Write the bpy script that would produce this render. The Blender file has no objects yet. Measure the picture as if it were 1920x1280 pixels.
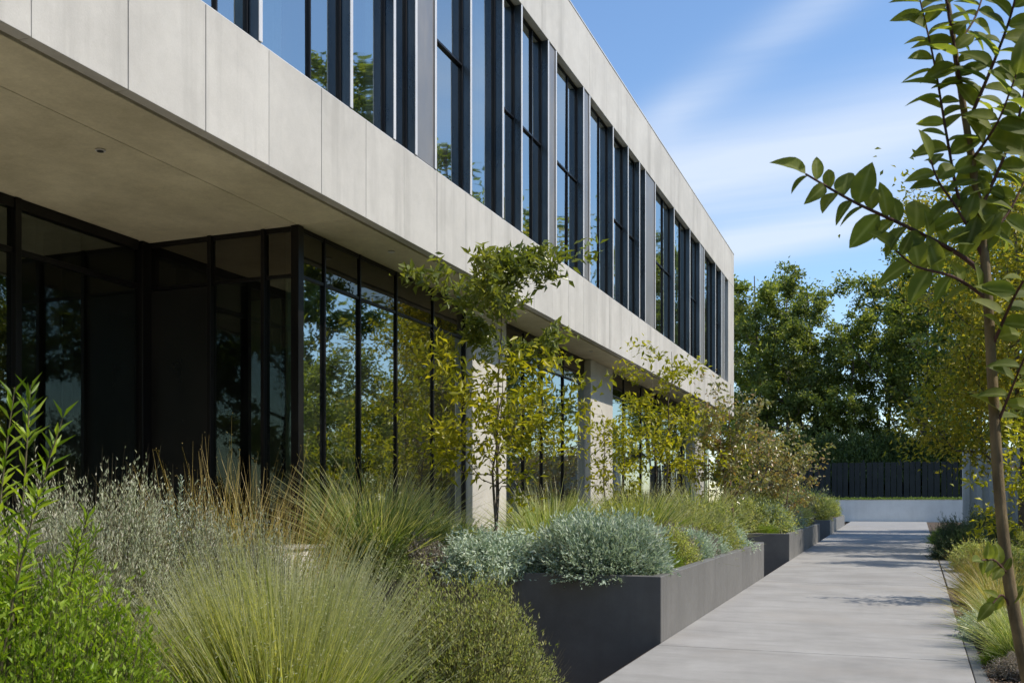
import bpy, bmesh, math, random
import numpy as np
from mathutils import Vector, Matrix
R = math.radians
random.seed(7)
scene = bpy.context.scene
C = scene.collection

# ------------------------------------------------------------------ camera, sky, sun, exposure
TH = math.atan(720 / 1844.0)
ST, CT = math.sin(TH), math.cos(TH)
EYE = 1.5
cd = bpy.data.cameras.new('camera')
cam = bpy.data.objects.new('camera', cd); C.objects.link(cam)
cam.location = (0, 0, EYE); cam.rotation_euler = (R(90), 0, TH)
cd.sensor_width = 36; cd.lens = 1844 / 1920 * 36
cd.shift_y = 305 / 1920
cd.clip_start = .05; cd.clip_end = 2000
cd.dof.use_dof = True; cd.dof.focus_distance = 10.0; cd.dof.aperture_fstop = 10.0
scene.camera = cam

SUN_AZ, SUN_EL = R(83), R(49)          # azimuth clockwise from +Y
world = bpy.data.worlds.new('World'); scene.world = world; world.use_nodes = True
wn, wl = world.node_tree.nodes, world.node_tree.links
wn.clear()
sky = wn.new('ShaderNodeTexSky'); sky.sky_type = 'NISHITA'; sky.sun_disc = False
sky.sun_elevation = SUN_EL; sky.sun_rotation = SUN_AZ
sky.air_density = 1.0; sky.dust_density = .3; sky.ozone_density = 2.2
def wmath(op, a, b=None, c=None, clamp=False):
    n = wn.new('ShaderNodeMath'); n.operation = op; n.use_clamp = clamp
    for i, v in enumerate((a, b, c)):
        if v is None: continue
        if isinstance(v, (int, float)): n.inputs[i].default_value = v
        else: wl.new(v, n.inputs[i])
    return n.outputs[0]
tc = wn.new('ShaderNodeTexCoord')
sep = wn.new('ShaderNodeSeparateXYZ'); wl.new(tc.outputs['Generated'], sep.inputs[0])
zc = wmath('MAXIMUM', sep.outputs[2], .04)
cu = wmath('DIVIDE', sep.outputs[0], zc); cv = wmath('DIVIDE', sep.outputs[1], zc)
comb = wn.new('ShaderNodeCombineXYZ'); wl.new(cu, comb.inputs[0]); wl.new(cv, comb.inputs[1])
mp = wn.new('ShaderNodeMapping'); mp.inputs['Rotation'].default_value = (0, 0, R(-32)); mp.inputs['Scale'].default_value = (.22, 1.1, 1)
wl.new(comb.outputs[0], mp.inputs[0])
nz = wn.new('ShaderNodeTexNoise'); nz.inputs['Scale'].default_value = .8; nz.inputs['Detail'].default_value = 9; nz.inputs['Roughness'].default_value = .55; nz.inputs['Distortion'].default_value = .5
wl.new(mp.outputs[0], nz.inputs[0])
az = wmath('ARCTAN2', sep.outputs[0], sep.outputs[1]); el = wmath('ARCSINE', sep.outputs[2])
def band(a0, e0, a1, e1, w, la, ra, soft):
    """a streak of cirrus along a line in azimuth / elevation (degrees)"""
    m = (e1 - e0) / (a1 - a0)
    line = wmath('MULTIPLY_ADD', az, m, R(e0 - m * a0))
    d = wmath('DIVIDE', wmath('SUBTRACT', el, line), R(w))
    g = wmath('EXPONENT', wmath('MULTIPLY', wmath('MULTIPLY', d, d), -1))
    l = wmath('MULTIPLY_ADD', az, 1 / R(soft), -la / soft, clamp=True)
    r = wmath('MULTIPLY_ADD', az, -1 / R(soft), ra / soft, clamp=True)
    return wmath('MULTIPLY', g, wmath('MULTIPLY', l, r))
base = wmath('MULTIPLY_ADD', nz.outputs['Fac'], 3.0, -1.62, clamp=True)
tex = wmath('MULTIPLY_ADD', nz.outputs['Fac'], 2.8, -.66, clamp=True)
bands = wmath('MULTIPLY', band(-14.2, 20.6, -3.3, 26.2, 1.35, -17, 6, 5), .85)
for args, s in (((-12.4, 18.0, 5.7, 20.8, 2.6, -18, 30, 6), 1.0), ((-10, 14.2, -3.3, 15.2, 1.2, -14, 3, 5), .9)):
    bands = wmath('ADD', bands, wmath('MULTIPLY', band(*args), s))
cl = wmath('MULTIPLY', bands, tex, clamp=True)
cl = wmath('ADD', cl, wmath('MULTIPLY', base, .5), clamp=True)
cl = wmath('MULTIPLY', cl, wmath('MULTIPLY_ADD', sep.outputs[2], 8, -.4, clamp=True))
mix = wn.new('ShaderNodeMix'); mix.data_type = 'RGBA'
hs = wn.new('ShaderNodeHueSaturation'); hs.inputs['Saturation'].default_value = 1.08; hs.inputs['Value'].default_value = 1.12; wl.new(sky.outputs[0], hs.inputs['Color'])
wl.new(wmath('MULTIPLY', cl, .8), mix.inputs[0]); wl.new(hs.outputs[0], mix.inputs[6]); mix.inputs[7].default_value = (4.2, 4.7, 5.5, 1)
bg = wn.new('ShaderNodeBackground'); bg.inputs[1].default_value = .125
wl.new(mix.outputs[2], bg.inputs[0])
wo = wn.new('ShaderNodeOutputWorld'); wl.new(bg.outputs[0], wo.inputs[0])

sd = bpy.data.lights.new('sun', 'SUN'); sd.energy = 3.55; sd.angle = R(.53); sd.color = (1, .915, .79)
sun = bpy.data.objects.new('sun', sd); C.objects.link(sun)
sdir = Vector((math.sin(SUN_AZ) * math.cos(SUN_EL), math.cos(SUN_AZ) * math.cos(SUN_EL), math.sin(SUN_EL)))
sun.rotation_euler = sdir.to_track_quat('Z', 'Y').to_euler(); sun.location = (30, 10, 60)
scene.view_settings.view_transform = 'Standard'; scene.view_settings.look = 'None'
scene.view_settings.gamma = 1; scene.view_settings.exposure = 0.62
scene.view_settings.use_curve_mapping = False
scene.render.engine = 'CYCLES'
scene.cycles.transparent_max_bounces = 16; scene.cycles.max_bounces = 8

# ------------------------------------------------------------------ helpers: materials
def new_mat(name):
    m = bpy.data.materials.new(name); m.use_nodes = True
    nt = m.node_tree; nt.nodes.clear()
    out = nt.nodes.new('ShaderNodeOutputMaterial')
    return m, nt.nodes, nt.links, out
def ramp(ns, stops):
    r = ns.new('ShaderNodeValToRGB'); e = r.color_ramp.elements
    while len(e) < len(stops): e.new(.5)
    for i, (p, c) in enumerate(stops):
        e[i].position = p; e[i].color = (*c, 1) if len(c) == 3 else c
    return r
def noise(ns, ls, vec, scale, detail=6, rough=.6, sc=None, rot=None, dist=0):
    if sc is not None or rot is not None:
        mm = ns.new('ShaderNodeMapping')
        if sc is not None: mm.inputs['Scale'].default_value = sc
        if rot is not None: mm.inputs['Rotation'].default_value = rot
        ls.new(vec, mm.inputs[0]); vec = mm.outputs[0]
    n = ns.new('ShaderNodeTexNoise'); n.inputs['Scale'].default_value = scale
    n.inputs['Detail'].default_value = detail; n.inputs['Roughness'].default_value = rough; n.inputs['Distortion'].default_value = dist
    ls.new(vec, n.inputs[0]); return n.outputs['Fac']
def mixc(ns, ls, fac, a, b, mode='MIX'):
    m = ns.new('ShaderNodeMix'); m.data_type = 'RGBA'; m.blend_type = mode
    for i, v in ((0, fac), (6, a), (7, b)):
        if isinstance(v, (int, float)): m.inputs[i].default_value = v
        elif isinstance(v, tuple): m.inputs[i].default_value = (*v, 1)
        else: ls.new(v, m.inputs[i])
    return m.outputs[2]
def math_n(ns, ls, op, a, b, clamp=False):
    n = ns.new('ShaderNodeMath'); n.operation = op; n.use_clamp = clamp
    for i, v in enumerate((a, b)):
        if isinstance(v, (int, float)): n.inputs[i].default_value = v
        else: ls.new(v, n.inputs[i])
    return n.outputs[0]

def concrete(name, dark, light, streak=.35, bump=.12, rough=.8, fine=45, streak_sc=(2.2, 2.2, .16), warm=None):
    m, ns, ls, out = new_mat(name)
    g = ns.new('ShaderNodeNewGeometry').outputs['Position']
    oi = ns.new('ShaderNodeObjectInfo')
    n1 = noise(ns, ls, g, .9, 8, .62); n2 = noise(ns, ls, g, fine, 4, .7); n3 = noise(ns, ls, g, 1.0, 6, .6, sc=streak_sc)
    n4 = noise(ns, ls, g, 7, 6, .65)
    s = math_n(ns, ls, 'ADD', math_n(ns, ls, 'MULTIPLY', n1, .55), math_n(ns, ls, 'MULTIPLY', n4, .25))
    s = math_n(ns, ls, 'ADD', s, math_n(ns, ls, 'MULTIPLY', n2, .2))
    rp = ramp(ns, [(.36, dark), (.62, light)]); ls.new(s, rp.inputs[0])
    st = ramp(ns, [(.32, (1, 1, 1)), (.5, (0, 0, 0))]); ls.new(n3, st.inputs[0])
    col = mixc(ns, ls, math_n(ns, ls, 'MULTIPLY', st.outputs[0], streak), rp.outputs[0], tuple(.72 * x for x in dark))
    if warm:
        wn_ = ramp(ns, [(.5, (0, 0, 0)), (.7, (1, 1, 1))]); ls.new(noise(ns, ls, g, .5, 5, .6), wn_.inputs[0])
        col = mixc(ns, ls, math_n(ns, ls, 'MULTIPLY', wn_.outputs[0], .5), col, warm)
    hv = ns.new('ShaderNodeHueSaturation')
    ls.new(math_n(ns, ls, 'ADD', math_n(ns, ls, 'MULTIPLY', oi.outputs['Random'], .10), .95), hv.inputs['Value'])
    ls.new(col, hv.inputs['Color'])
    # a few dark pits
    vo = ns.new('ShaderNodeTexVoronoi'); vo.inputs['Scale'].default_value = 9; ls.new(g, vo.inputs['Vector'])
    pit = ramp(ns, [(.03, (1, 1, 1)), (.06, (0, 0, 0))]); ls.new(vo.outputs['Distance'], pit.inputs[0])
    col = mixc(ns, ls, math_n(ns, ls, 'MULTIPLY', pit.outputs[0], .25), hv.outputs[0], tuple(.5 * x for x in dark))
    b = ns.new('ShaderNodeBsdfPrincipled'); ls.new(col, b.inputs['Base Color'])
    rr = ramp(ns, [(.3, (rough - .12,) * 3), (.7, (min(1, rough + .1),) * 3)]); ls.new(n4, rr.inputs[0]); ls.new(rr.outputs[0], b.inputs['Roughness'])
    b.inputs['Specular IOR Level'].default_value = .35
    bp = ns.new('ShaderNodeBump'); bp.inputs['Strength'].default_value = bump; bp.inputs['Distance'].default_value = .02
    hh = math_n(ns, ls, 'ADD', n2, math_n(ns, ls, 'MULTIPLY', n4, .6)); ls.new(hh, bp.inputs['Height']); ls.new(bp.outputs[0], b.inputs['Normal'])
    ls.new(b.outputs[0], out.inputs[0]); return m

def metal(name, col, rough=.4, metallic=.6, var=.25, scale=3.0, bump=.01):
    m, ns, ls, out = new_mat(name)
    g = ns.new('ShaderNodeNewGeometry').outputs['Position']
    n1 = noise(ns, ls, g, scale, 7, .65, sc=(1, 1, .35)); n2 = noise(ns, ls, g, 90, 3, .6)
    rp = ramp(ns, [(.3, tuple(x * (1 - var) for x in col)), (.7, tuple(x * (1 + var) for x in col))]); ls.new(n1, rp.inputs[0])
    b = ns.new('ShaderNodeBsdfPrincipled'); ls.new(rp.outputs[0], b.inputs['Base Color'])
    b.inputs['Metallic'].default_value = metallic
    rr = ramp(ns, [(.3, (max(.05, rough - .1),) * 3), (.7, (rough + .12,) * 3)]); ls.new(n1, rr.inputs[0]); ls.new(rr.outputs[0], b.inputs['Roughness'])
    bp = ns.new('ShaderNodeBump'); bp.inputs['Strength'].default_value = .15; bp.inputs['Distance'].default_value = bump
    ls.new(n2, bp.inputs['Height']); ls.new(bp.outputs[0], b.inputs['Normal'])
    ls.new(b.outputs[0], out.inputs[0]); return m

def glass(name, tint, refl_tint, base, ior, wave=.004):
    """coated facade glass: a tinted see-through layer under a strong mirror reflection"""
    m, ns, ls, out = new_mat(name)
    g = ns.new('ShaderNodeNewGeometry')
    oi = ns.new('ShaderNodeObjectInfo')
    vadd = ns.new('ShaderNodeVectorMath'); vadd.operation = 'ADD'
    cx = ns.new('ShaderNodeCombineXYZ'); ls.new(math_n(ns, ls, 'MULTIPLY', oi.outputs['Random'], 40), cx.inputs[0])
    ls.new(g.outputs['Position'], vadd.inputs[0]); ls.new(cx.outputs[0], vadd.inputs[1])
    n1 = noise(ns, ls, vadd.outputs[0], .55, 1.5, .5, sc=(1, 1, .45))
    bp = ns.new('ShaderNodeBump'); bp.inputs['Strength'].default_value = 1; bp.inputs['Distance'].default_value = wave * 6
    ls.new(n1, bp.inputs['Height'])
    gl = ns.new('ShaderNodeBsdfGlossy'); gl.inputs['Roughness'].default_value = .015; gl.inputs[0].default_value = (*refl_tint, 1)
    ls.new(bp.outputs[0], gl.inputs['Normal'])
    tr = ns.new('ShaderNodeBsdfTransparent'); tr.inputs[0].default_value = (*tint, 1)
    fr = ns.new('ShaderNodeFresnel'); fr.inputs[0].default_value = ior
    f = math_n(ns, ls, 'ADD', math_n(ns, ls, 'MULTIPLY', fr.outputs[0], 1 - base), base, clamp=True)
    mx = ns.new('ShaderNodeMixShader'); ls.new(f, mx.inputs[0]); ls.new(tr.outputs[0], mx.inputs[1]); ls.new(gl.outputs[0], mx.inputs[2])
    # a film of dust
    df = ns.new('ShaderNodeBsdfDiffuse'); df.inputs[0].default_value = (.35, .36, .34, 1)
    d = ramp(ns, [(.35, (.004,) * 3), (.75, (.03,) * 3)]); ls.new(noise(ns, ls, g.outputs['Position'], 2.5, 7, .65, sc=(1, 1, .4)), d.inputs[0])
    m2 = ns.new('ShaderNodeMixShader'); ls.new(d.outputs[0], m2.inputs[0]); ls.new(mx.outputs[0], m2.inputs[1]); ls.new(df.outputs[0], m2.inputs[2])
    ls.new(m2.outputs[0], out.inputs[0]); return m

def leafmat(name, cols, trans=.35, tip=None, tip_at=.75, rough=.45, tcol=None, spec=.35):
    """cols: three colours spread over the plants by the random tint of each leaf or blade"""
    m, ns, ls, out = new_mat(name)
    at = ns.new('ShaderNodeAttribute'); at.attribute_name = 'tint'
    sp = ns.new('ShaderNodeSeparateColor'); ls.new(at.outputs['Color'], sp.inputs[0])
    rp = ramp(ns, [(i / (len(cols) - 1), c) for i, c in enumerate(cols)]); ls.new(sp.outputs[0], rp.inputs[0])
    col = rp.outputs[0]
    if tip:
        tr = ramp(ns, [(tip_at, (0, 0, 0)), (min(1, tip_at + .2), (1, 1, 1))]); ls.new(sp.outputs[1], tr.inputs[0])
        col = mixc(ns, ls, tr.outputs[0], col, tip)
    oi = ns.new('ShaderNodeObjectInfo')
    hv = ns.new('ShaderNodeHueSaturation'); ls.new(col, hv.inputs['Color'])
    ls.new(math_n(ns, ls, 'ADD', math_n(ns, ls, 'MULTIPLY', oi.outputs['Random'], .24), .88), hv.inputs['Value'])
    b = ns.new('ShaderNodeBsdfPrincipled'); ls.new(hv.outputs[0], b.inputs['Base Color'])
    b.inputs['Roughness'].default_value = rough; b.inputs['Specular IOR Level'].default_value = spec
    t = ns.new('ShaderNodeBsdfTranslucent')
    k = tcol or (1.5, 1.45, .5)
    tm = mixc(ns, ls, 1.0, hv.outputs[0], k, 'MULTIPLY'); ls.new(tm, t.inputs[0])
    mx = ns.new('ShaderNodeMixShader'); mx.inputs[0].default_value = trans
    ls.new(b.outputs[0], mx.inputs[1]); ls.new(t.outputs[0], mx.inputs[2]); ls.new(mx.outputs[0], out.inputs[0]); return m

def bark(name, a, b_, scale=14):
    m, ns, ls, out = new_mat(name)
    g = ns.new('ShaderNodeNewGeometry').outputs['Position']
    n1 = noise(ns, ls, g, scale, 8, .7, sc=(1, 1, .3)); n2 = noise(ns, ls, g, scale * .3, 4, .5)
    rp = ramp(ns, [(.35, a), (.65, b_)]); ls.new(math_n(ns, ls, 'ADD', math_n(ns, ls, 'MULTIPLY', n1, .6), math_n(ns, ls, 'MULTIPLY', n2, .4)), rp.inputs[0])
    b = ns.new('ShaderNodeBsdfPrincipled'); ls.new(rp.outputs[0], b.inputs['Base Color']); b.inputs['Roughness'].default_value = .85
    bp = ns.new('ShaderNodeBump'); bp.inputs['Strength'].default_value = .6; bp.inputs['Distance'].default_value = .012
    ls.new(n1, bp.inputs['Height']); ls.new(bp.outputs[0], b.inputs['Normal']); ls.new(b.outputs[0], out.inputs[0]); return m

M = {}
M['fascia'] = concrete('fascia_concrete', (.40, .39, .365), (.51, .50, .47), streak=.55, bump=.10, fine=60)
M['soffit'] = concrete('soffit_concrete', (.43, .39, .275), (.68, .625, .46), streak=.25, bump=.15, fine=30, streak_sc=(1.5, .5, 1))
M['pier'] = concrete('pier_concrete', (.42, .40, .36), (.54, .52, .47), streak=.25)
M['path'] = concrete('path_concrete', (.22, .215, .205), (.325, .32, .31), streak=.3, bump=.25, rough=.85, fine=120, streak_sc=(.7, 3.0, 1), warm=(.28, .26, .235))
M['bounce_apron'] = concrete('bounce_apron_paving', (.50, .47, .40), (.62, .58, .50), streak=.1, bump=.2, rough=.85, fine=100)
M['endwall'] = concrete('render_wall', (.62, .595, .55), (.73, .705, .66), streak=.15)
M['farwall'] = concrete('far_concrete', (.40, .385, .36), (.54, .52, .485), streak=.4)
M['planter'] = concrete('planter_panel', (.115, .113, .110), (.165, .162, .158), streak=.35, bump=.06, rough=.5, fine=80)
M['bronze'] = metal('dark_bronze_frame', (.012, .011, .011), .38, .5)
M['fin'] = metal('blue_black_fin', (.115, .14, .16), .30, .75)
M['alu'] = metal('aluminium_edge', (.60, .60, .60), .45, .25, .08)
M['black'] = metal('black_panel', (.010, .0095, .009), .35, 0, .2)
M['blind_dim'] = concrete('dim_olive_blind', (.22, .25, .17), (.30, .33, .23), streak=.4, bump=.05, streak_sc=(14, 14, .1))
M['panel'] = metal('warm_grey_metal_panel', (.27, .26, .25), .42, .55, .1)
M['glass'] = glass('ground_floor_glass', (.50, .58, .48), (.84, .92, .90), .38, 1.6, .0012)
M['glass_dark'] = glass('shade_toned_glass', (.30, .35, .29), (.74, .82, .76), .15, 1.5, .001)  # copy of the ground floor glass with its shade put into tint and reflection
M['glass_up'] = glass('upper_floor_glass', (.62, .74, .70), (.88, .95, .94), .44, 1.6, .0030)
M['spandrel'] = glass('spandrel_glass', (.04, .04, .035), (.55, .52, .45), .18, 1.5, .002)
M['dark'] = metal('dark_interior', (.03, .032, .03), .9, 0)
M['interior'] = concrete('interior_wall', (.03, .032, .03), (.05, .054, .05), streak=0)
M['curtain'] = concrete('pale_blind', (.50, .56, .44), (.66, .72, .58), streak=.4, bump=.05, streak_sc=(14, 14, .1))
M['curtain_up'] = concrete('blue_grey_blind', (.42, .54, .56), (.58, .70, .72), streak=.5, bump=.05, streak_sc=(14, 14, .1))
M['roof'] = concrete('roof_membrane', (.2, .2, .2), (.26, .26, .26), streak=.1)
M['fence'] = concrete('charred_board', (.018, .018, .018), (.034, .033, .031), streak=.5, rough=.8)
M['soil'] = concrete('bark_mulch', (.035, .024, .016), (.115, .082, .055), streak=0, bump=1.0, rough=.95, fine=28)
M['chip'] = concrete('mulch_chip', (.07, .045, .03), (.22, .16, .11), streak=0, bump=.3, rough=.95, fine=50)
M['ground'] = concrete('lawn_ground', (.03, .045, .015), (.07, .095, .03), streak=0, bump=1.0, rough=.95, fine=20)
M['bark'] = bark('grey_brown_bark', (.05, .04, .03), (.15, .12, .09))
M['bark_near'] = bark('young_bark', (.085, .062, .03), (.23, .17, .085), 30)
M['bark_red'] = bark('reddish_bark', (.09, .045, .03), (.24, .13, .085), 20)
M['twig'] = bark('dark_twig', (.05, .022, .018), (.12, .055, .04), 30)

# ------------------------------------------------------------------ helpers: geometry
def mesh_np(name, V, F, mat, tint=None, smooth=False):
    """V (n,3) float, F (m,k) int with k = 3 or 4"""
    me = bpy.data.meshes.new(name)
    V = np.asarray(V, dtype=np.float32); F = np.asarray(F, dtype=np.int32)
    me.vertices.add(len(V)); me.vertices.foreach_set('co', V.ravel())
    k = F.shape[1]
    me.loops.add(F.size); me.loops.foreach_set('vertex_index', F.ravel())
    me.polygons.add(len(F)); me.polygons.foreach_set('loop_start', np.arange(0, F.size, k, dtype=np.int32))
    if smooth: me.polygons.foreach_set('use_smooth', np.ones(len(F), dtype=bool))
    if tint is not None:
        a = me.color_attributes.new('tint', 'FLOAT_COLOR', 'POINT')
        c = np.ones((len(V), 4), dtype=np.float32); c[:, :tint.shape[1]] = tint
        a.data.foreach_set('color', c.ravel())
    me.update(calc_edges=True)
    if mat: me.materials.append(mat)
    return me
def obj(name, me, parent=None, loc=None):
    o = bpy.data.objects.new(name, me); C.objects.link(o)
    if parent is not None:
        o.parent = parent
    if loc is not None: o.location = loc
    return o
def tag(o, label=None, cat=None, group=None, kind=None):
    if label: o['label'] = label
    if cat: o['category'] = cat
    if group: o['group'] = group
    if kind: o['kind'] = kind
    return o
def thing(name, loc, label, cat, group=None):
    o = bpy.data.objects.new(name, None); C.objects.link(o); o.location = loc; o.empty_display_size = .2
    return tag(o, label, cat, group)
def worldpart(name, me, parent):
    """mesh given in world coordinates under an unrotated parent"""
    l = parent.location if parent.parent is None else parent.parent.location
    if parent.parent is None: return obj(name, me, parent, (-l[0], -l[1], -l[2]))
    return obj(name, me, parent, (0, 0, 0))
def box_me(name, x0, x1, y0, y1, z0, z1, mat, bev=0.0):
    bm = bmesh.new()
    bmesh.ops.create_cube(bm, size=1)
    for v in bm.verts:
        v.co = ((x0 + x1) / 2 + v.co.x * (x1 - x0), (y0 + y1) / 2 + v.co.y * (y1 - y0), (z0 + z1) / 2 + v.co.z * (z1 - z0))
    if bev: bmesh.ops.bevel(bm, geom=list(bm.edges), offset=bev, segments=1, affect='EDGES')
    me = bpy.data.meshes.new(name); bm.to_mesh(me); bm.free(); me.materials.append(mat); return me
def boxes_me(name, lst, mat, bev=0.0):
    bm = bmesh.new()
    for (x0, x1, y0, y1, z0, z1) in lst:
        r = bmesh.ops.create_cube(bm, size=1)
        for v in r['verts']:
            v.co = ((x0 + x1) / 2 + v.co.x * (x1 - x0), (y0 + y1) / 2 + v.co.y * (y1 - y0), (z0 + z1) / 2 + v.co.z * (z1 - z0))
    if bev: bmesh.ops.bevel(bm, geom=list(bm.edges), offset=bev, segments=1, affect='EDGES')
    me = bpy.data.meshes.new(name); bm.to_mesh(me); bm.free(); me.materials.append(mat); return me
def prism_me(name, poly, z0, z1, mat, bev=0.0):
    bm = bmesh.new()
    a = [bm.verts.new((x, y, z0)) for x, y in poly]; b = [bm.verts.new((x, y, z1)) for x, y in poly]
    bm.faces.new(b); bm.faces.new(a[::-1]); n = len(poly)
    for i in range(n): bm.faces.new((a[i], a[(i + 1) % n], b[(i + 1) % n], b[i]))
    bmesh.ops.recalc_face_normals(bm, faces=bm.faces)
    if bev: bmesh.ops.bevel(bm, geom=list(bm.edges), offset=bev, segments=1, affect='EDGES')
    me = bpy.data.meshes.new(name); bm.to_mesh(me); bm.free(); me.materials.append(mat); return me
def at(px, d, py=None):
    """world point seen at photo column px, row py, at view depth d (metres)"""
    lat = (px - 960) / 1844 * d
    x = CT * lat - ST * d; y = ST * lat + CT * d
    return (x, y) if py is None else (x, y, EYE - (py - 945) * d / 1844)
def tubes(polys, sides=6):
    """polys: list of (pts (n,3), radii (n,))"""
    V, F, o = [], [], 0
    ang = np.linspace(0, 2 * np.pi, sides, endpoint=False)
    for P, Rr in polys:
        P = np.asarray(P, float); Rr = np.asarray(Rr, float); n = len(P)
        T = np.gradient(P, axis=0); T /= np.linalg.norm(T, axis=1, keepdims=True) + 1e-9
        up = np.array([1., 0, 0]) if abs(T[:, 2]).mean() > .7 else np.array([0, 0, 1.])
        A = np.cross(T, up); A /= np.linalg.norm(A, axis=1, keepdims=True) + 1e-9; B = np.cross(T, A)
        ring = P[:, None, :] + Rr[:, None, None] * (np.cos(ang)[None, :, None] * A[:, None, :] + np.sin(ang)[None, :, None] * B[:, None, :])
        V.append(ring.reshape(-1, 3))
        i = np.arange(n - 1)[:, None] * sides; j = np.arange(sides)[None, :]; k = (j + 1) % sides
        F.append((np.stack([i + j, i + k, i + sides + k, i + sides + j], -1).reshape(-1, 4) + o)); o += n * sides
    return np.concatenate(V), np.concatenate(F)
def unit(v): return v / (np.linalg.norm(v, axis=-1, keepdims=True) + 1e-9)
def leaves(P, D, L, W, rng, flat=.5, fold=.25, tint=None):
    """folded two-triangle-pair leaves; P base, D direction"""
    n = len(P); D = unit(D)
    up = unit(rng.normal(size=(n, 3)) * (1 - flat) + np.array([0, 0, 1.]) * flat * 1.5)
    S = unit(np.cross(D, up)); N = np.cross(S, D)
    L = np.broadcast_to(L, (n,))[:, None]; W = np.broadcast_to(W, (n,))[:, None]
    mid = P + D * L * .42
    a = P; b = mid + S * W * .5 + N * W * fold; c = P + D * L - N * L * .12; d = mid - S * W * .5 + N * W * fold
    V = np.stack([a, b, c, d], 1).reshape(-1, 3)
    o = np.arange(n)[:, None] * 4
    F = np.concatenate([o + np.array([[0, 1, 2]]), o + np.array([[0, 2, 3]])], 1).reshape(-1, 3)
    t = rng.random(n) if tint is None else tint
    T = np.zeros((n, 4, 2)); T[:, :, 0] = t[:, None]; T[:, :, 1] = np.array([0, .5, 1, .5])
    return V, F, T.reshape(-1, 2)
def blades(P, D, L, W, droop, rng, seg=4, curl=.0, tint=None):
    n = len(P); D = unit(D); L = np.broadcast_to(L, (n,)); W = np.broadcast_to(W, (n,)); droop = np.broadcast_to(droop, (n,))
    t = np.linspace(0, 1, seg + 1)
    H = D.copy(); H[:, 2] = 0; H = unit(H)
    side = unit(rng.normal(size=(n, 3)))
    C_ = P[:, None, :] + D[:, None, :] * (L[:, None] * t)[:, :, None] \
        + (H[:, None, :] * .55 - np.array([0, 0, 1.])[None, None, :] * .6) * ((droop * L)[:, None] * t ** 2.2)[:, :, None] \
        + side[:, None, :] * (curl * L[:, None] * np.sin(t * 5 + 1))[:, :, None]
    S = unit(np.cross(D, rng.normal(size=(n, 3))))
    w = W[:, None] * (1 - t ** 2 * .85) * .5
    V = np.stack([C_ - S[:, None, :] * w[:, :, None], C_ + S[:, None, :] * w[:, :, None]], 2).reshape(-1, 3)
    o = np.arange(n)[:, None, None] * 2 * (seg + 1); k = np.arange(seg)[None, :, None] * 2
    F = (o + k + np.array([0, 1, 3, 2])[None, None, :]).reshape(-1, 4)
    tt = rng.random(n) if tint is None else tint
    T = np.zeros((n, seg + 1, 2, 2)); T[..., 0] = tt[:, None, None]; T[..., 1] = t[None, :, None]
    return V, F, T.reshape(-1, 2), C_
def join(parts):
    V, F, T, o = [], [], [], 0
    for v, f, t in parts:
        if f.shape[1] == 3: f = np.concatenate([f, f[:, 2:3]], 1) if False else f
        V.append(v); F.append(f + o); T.append(t); o += len(v)
    return np.concatenate(V), np.concatenate(F), np.concatenate(T)
def quads_to_tris(F):
    return np.concatenate([F[:, [0, 1, 2]], F[:, [0, 2, 3]]])

# ------------------------------------------------------------------ geometry of the place (metres)
XF, XG, XI = -5.80, -6.75, -9.03       # facade face, ground floor glass, set-back glass
ZS, ZSILL, ZHEAD, ZTOP = 4.86, 6.01, 9.81, 11.07
YC, YE, YB = 10.14, 38.3, -9.0         # glass corner, far end of the building, near end
XUP = -5.955                            # upper glass
XBACK = -24.0
pathL = lambda y: -(2.2 + .0165 * y)
pathR = lambda y: .42 + .022 * y

# ---- ground
def smooth(t): t = min(1, max(0, t)); return t * t * (3 - 2 * t)
def gz(x, y):
    if x > -2.3 - .0165 * max(0, min(y, 95)): return -.03
    if y < 9.3: z = .22 - 1.0 * smooth((y - 5.2) / 3.9)
    else: z = -.78
    if y > 78: z = -.78 + .75 * smooth((y - 78) / 8)
    if y < -2: z = .22 - .25 * smooth((-2 - y) / 6)
    return z
xs = [-900, -300, -120, -60, -30, -12, -9, -7, -6.1, -5, -4.2, -3.6, -3.1, -2.8, -2.6, -2.45, -2.25, -1, .3, .55, 2, 4, 8, 14, 25, 60, 120, 300, 900]
ys = [-300, -100, -40, -15, -8, -5, -3, -2] + [i * .5 - 1 for i in range(24)] + [12, 15, 20, 30, 40, 50, 60, 70, 76, 80, 84, 88, 92, 100, 130, 200, 400, 900]
ys = sorted(set(ys))
V = [(x + (pathL(max(0, min(y, 95))) + 2.2 if -2.7 < x < -2.2 else 0), y, gz(x + 0, y) if not (-2.7 < x < -2.2) else (-.03 if x > -2.4 else gz(-9, y))) for y in ys for x in xs]
nx = len(xs)
F = [(j * nx + i, j * nx + i + 1, (j + 1) * nx + i + 1, (j + 1) * nx + i) for j in range(len(ys) - 1) for i in range(nx - 1)]
g = obj('ground', mesh_np('ground', V, F, M['soil'])); tag(g, kind='structure')

# ---- lawn east of the planting
lawn = obj('lawn', mesh_np('lawn', [(6.5, -60, -.02), (300, -60, -.02), (300, 88, -.02), (6.5, 88, -.02)], [(0, 1, 2, 3)], M['ground'])); tag(lawn, kind='structure')

# ---- pale slabs under the overhang, added to bounce light onto the soffit
bounce_apron = bpy.data.objects.new('bounce_apron_paving', None); C.objects.link(bounce_apron); tag(bounce_apron, kind='structure')
for i in range(8):
    for j in range(2):
        a = -9 + i * 2.36; x0 = -8.94 + j * 1.42
        obj('paving_slab', box_me('paving_slab', x0, x0 + 1.41, a, a + 2.35, .24, .33, M['bounce_apron'], .005), bounce_apron)
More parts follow.
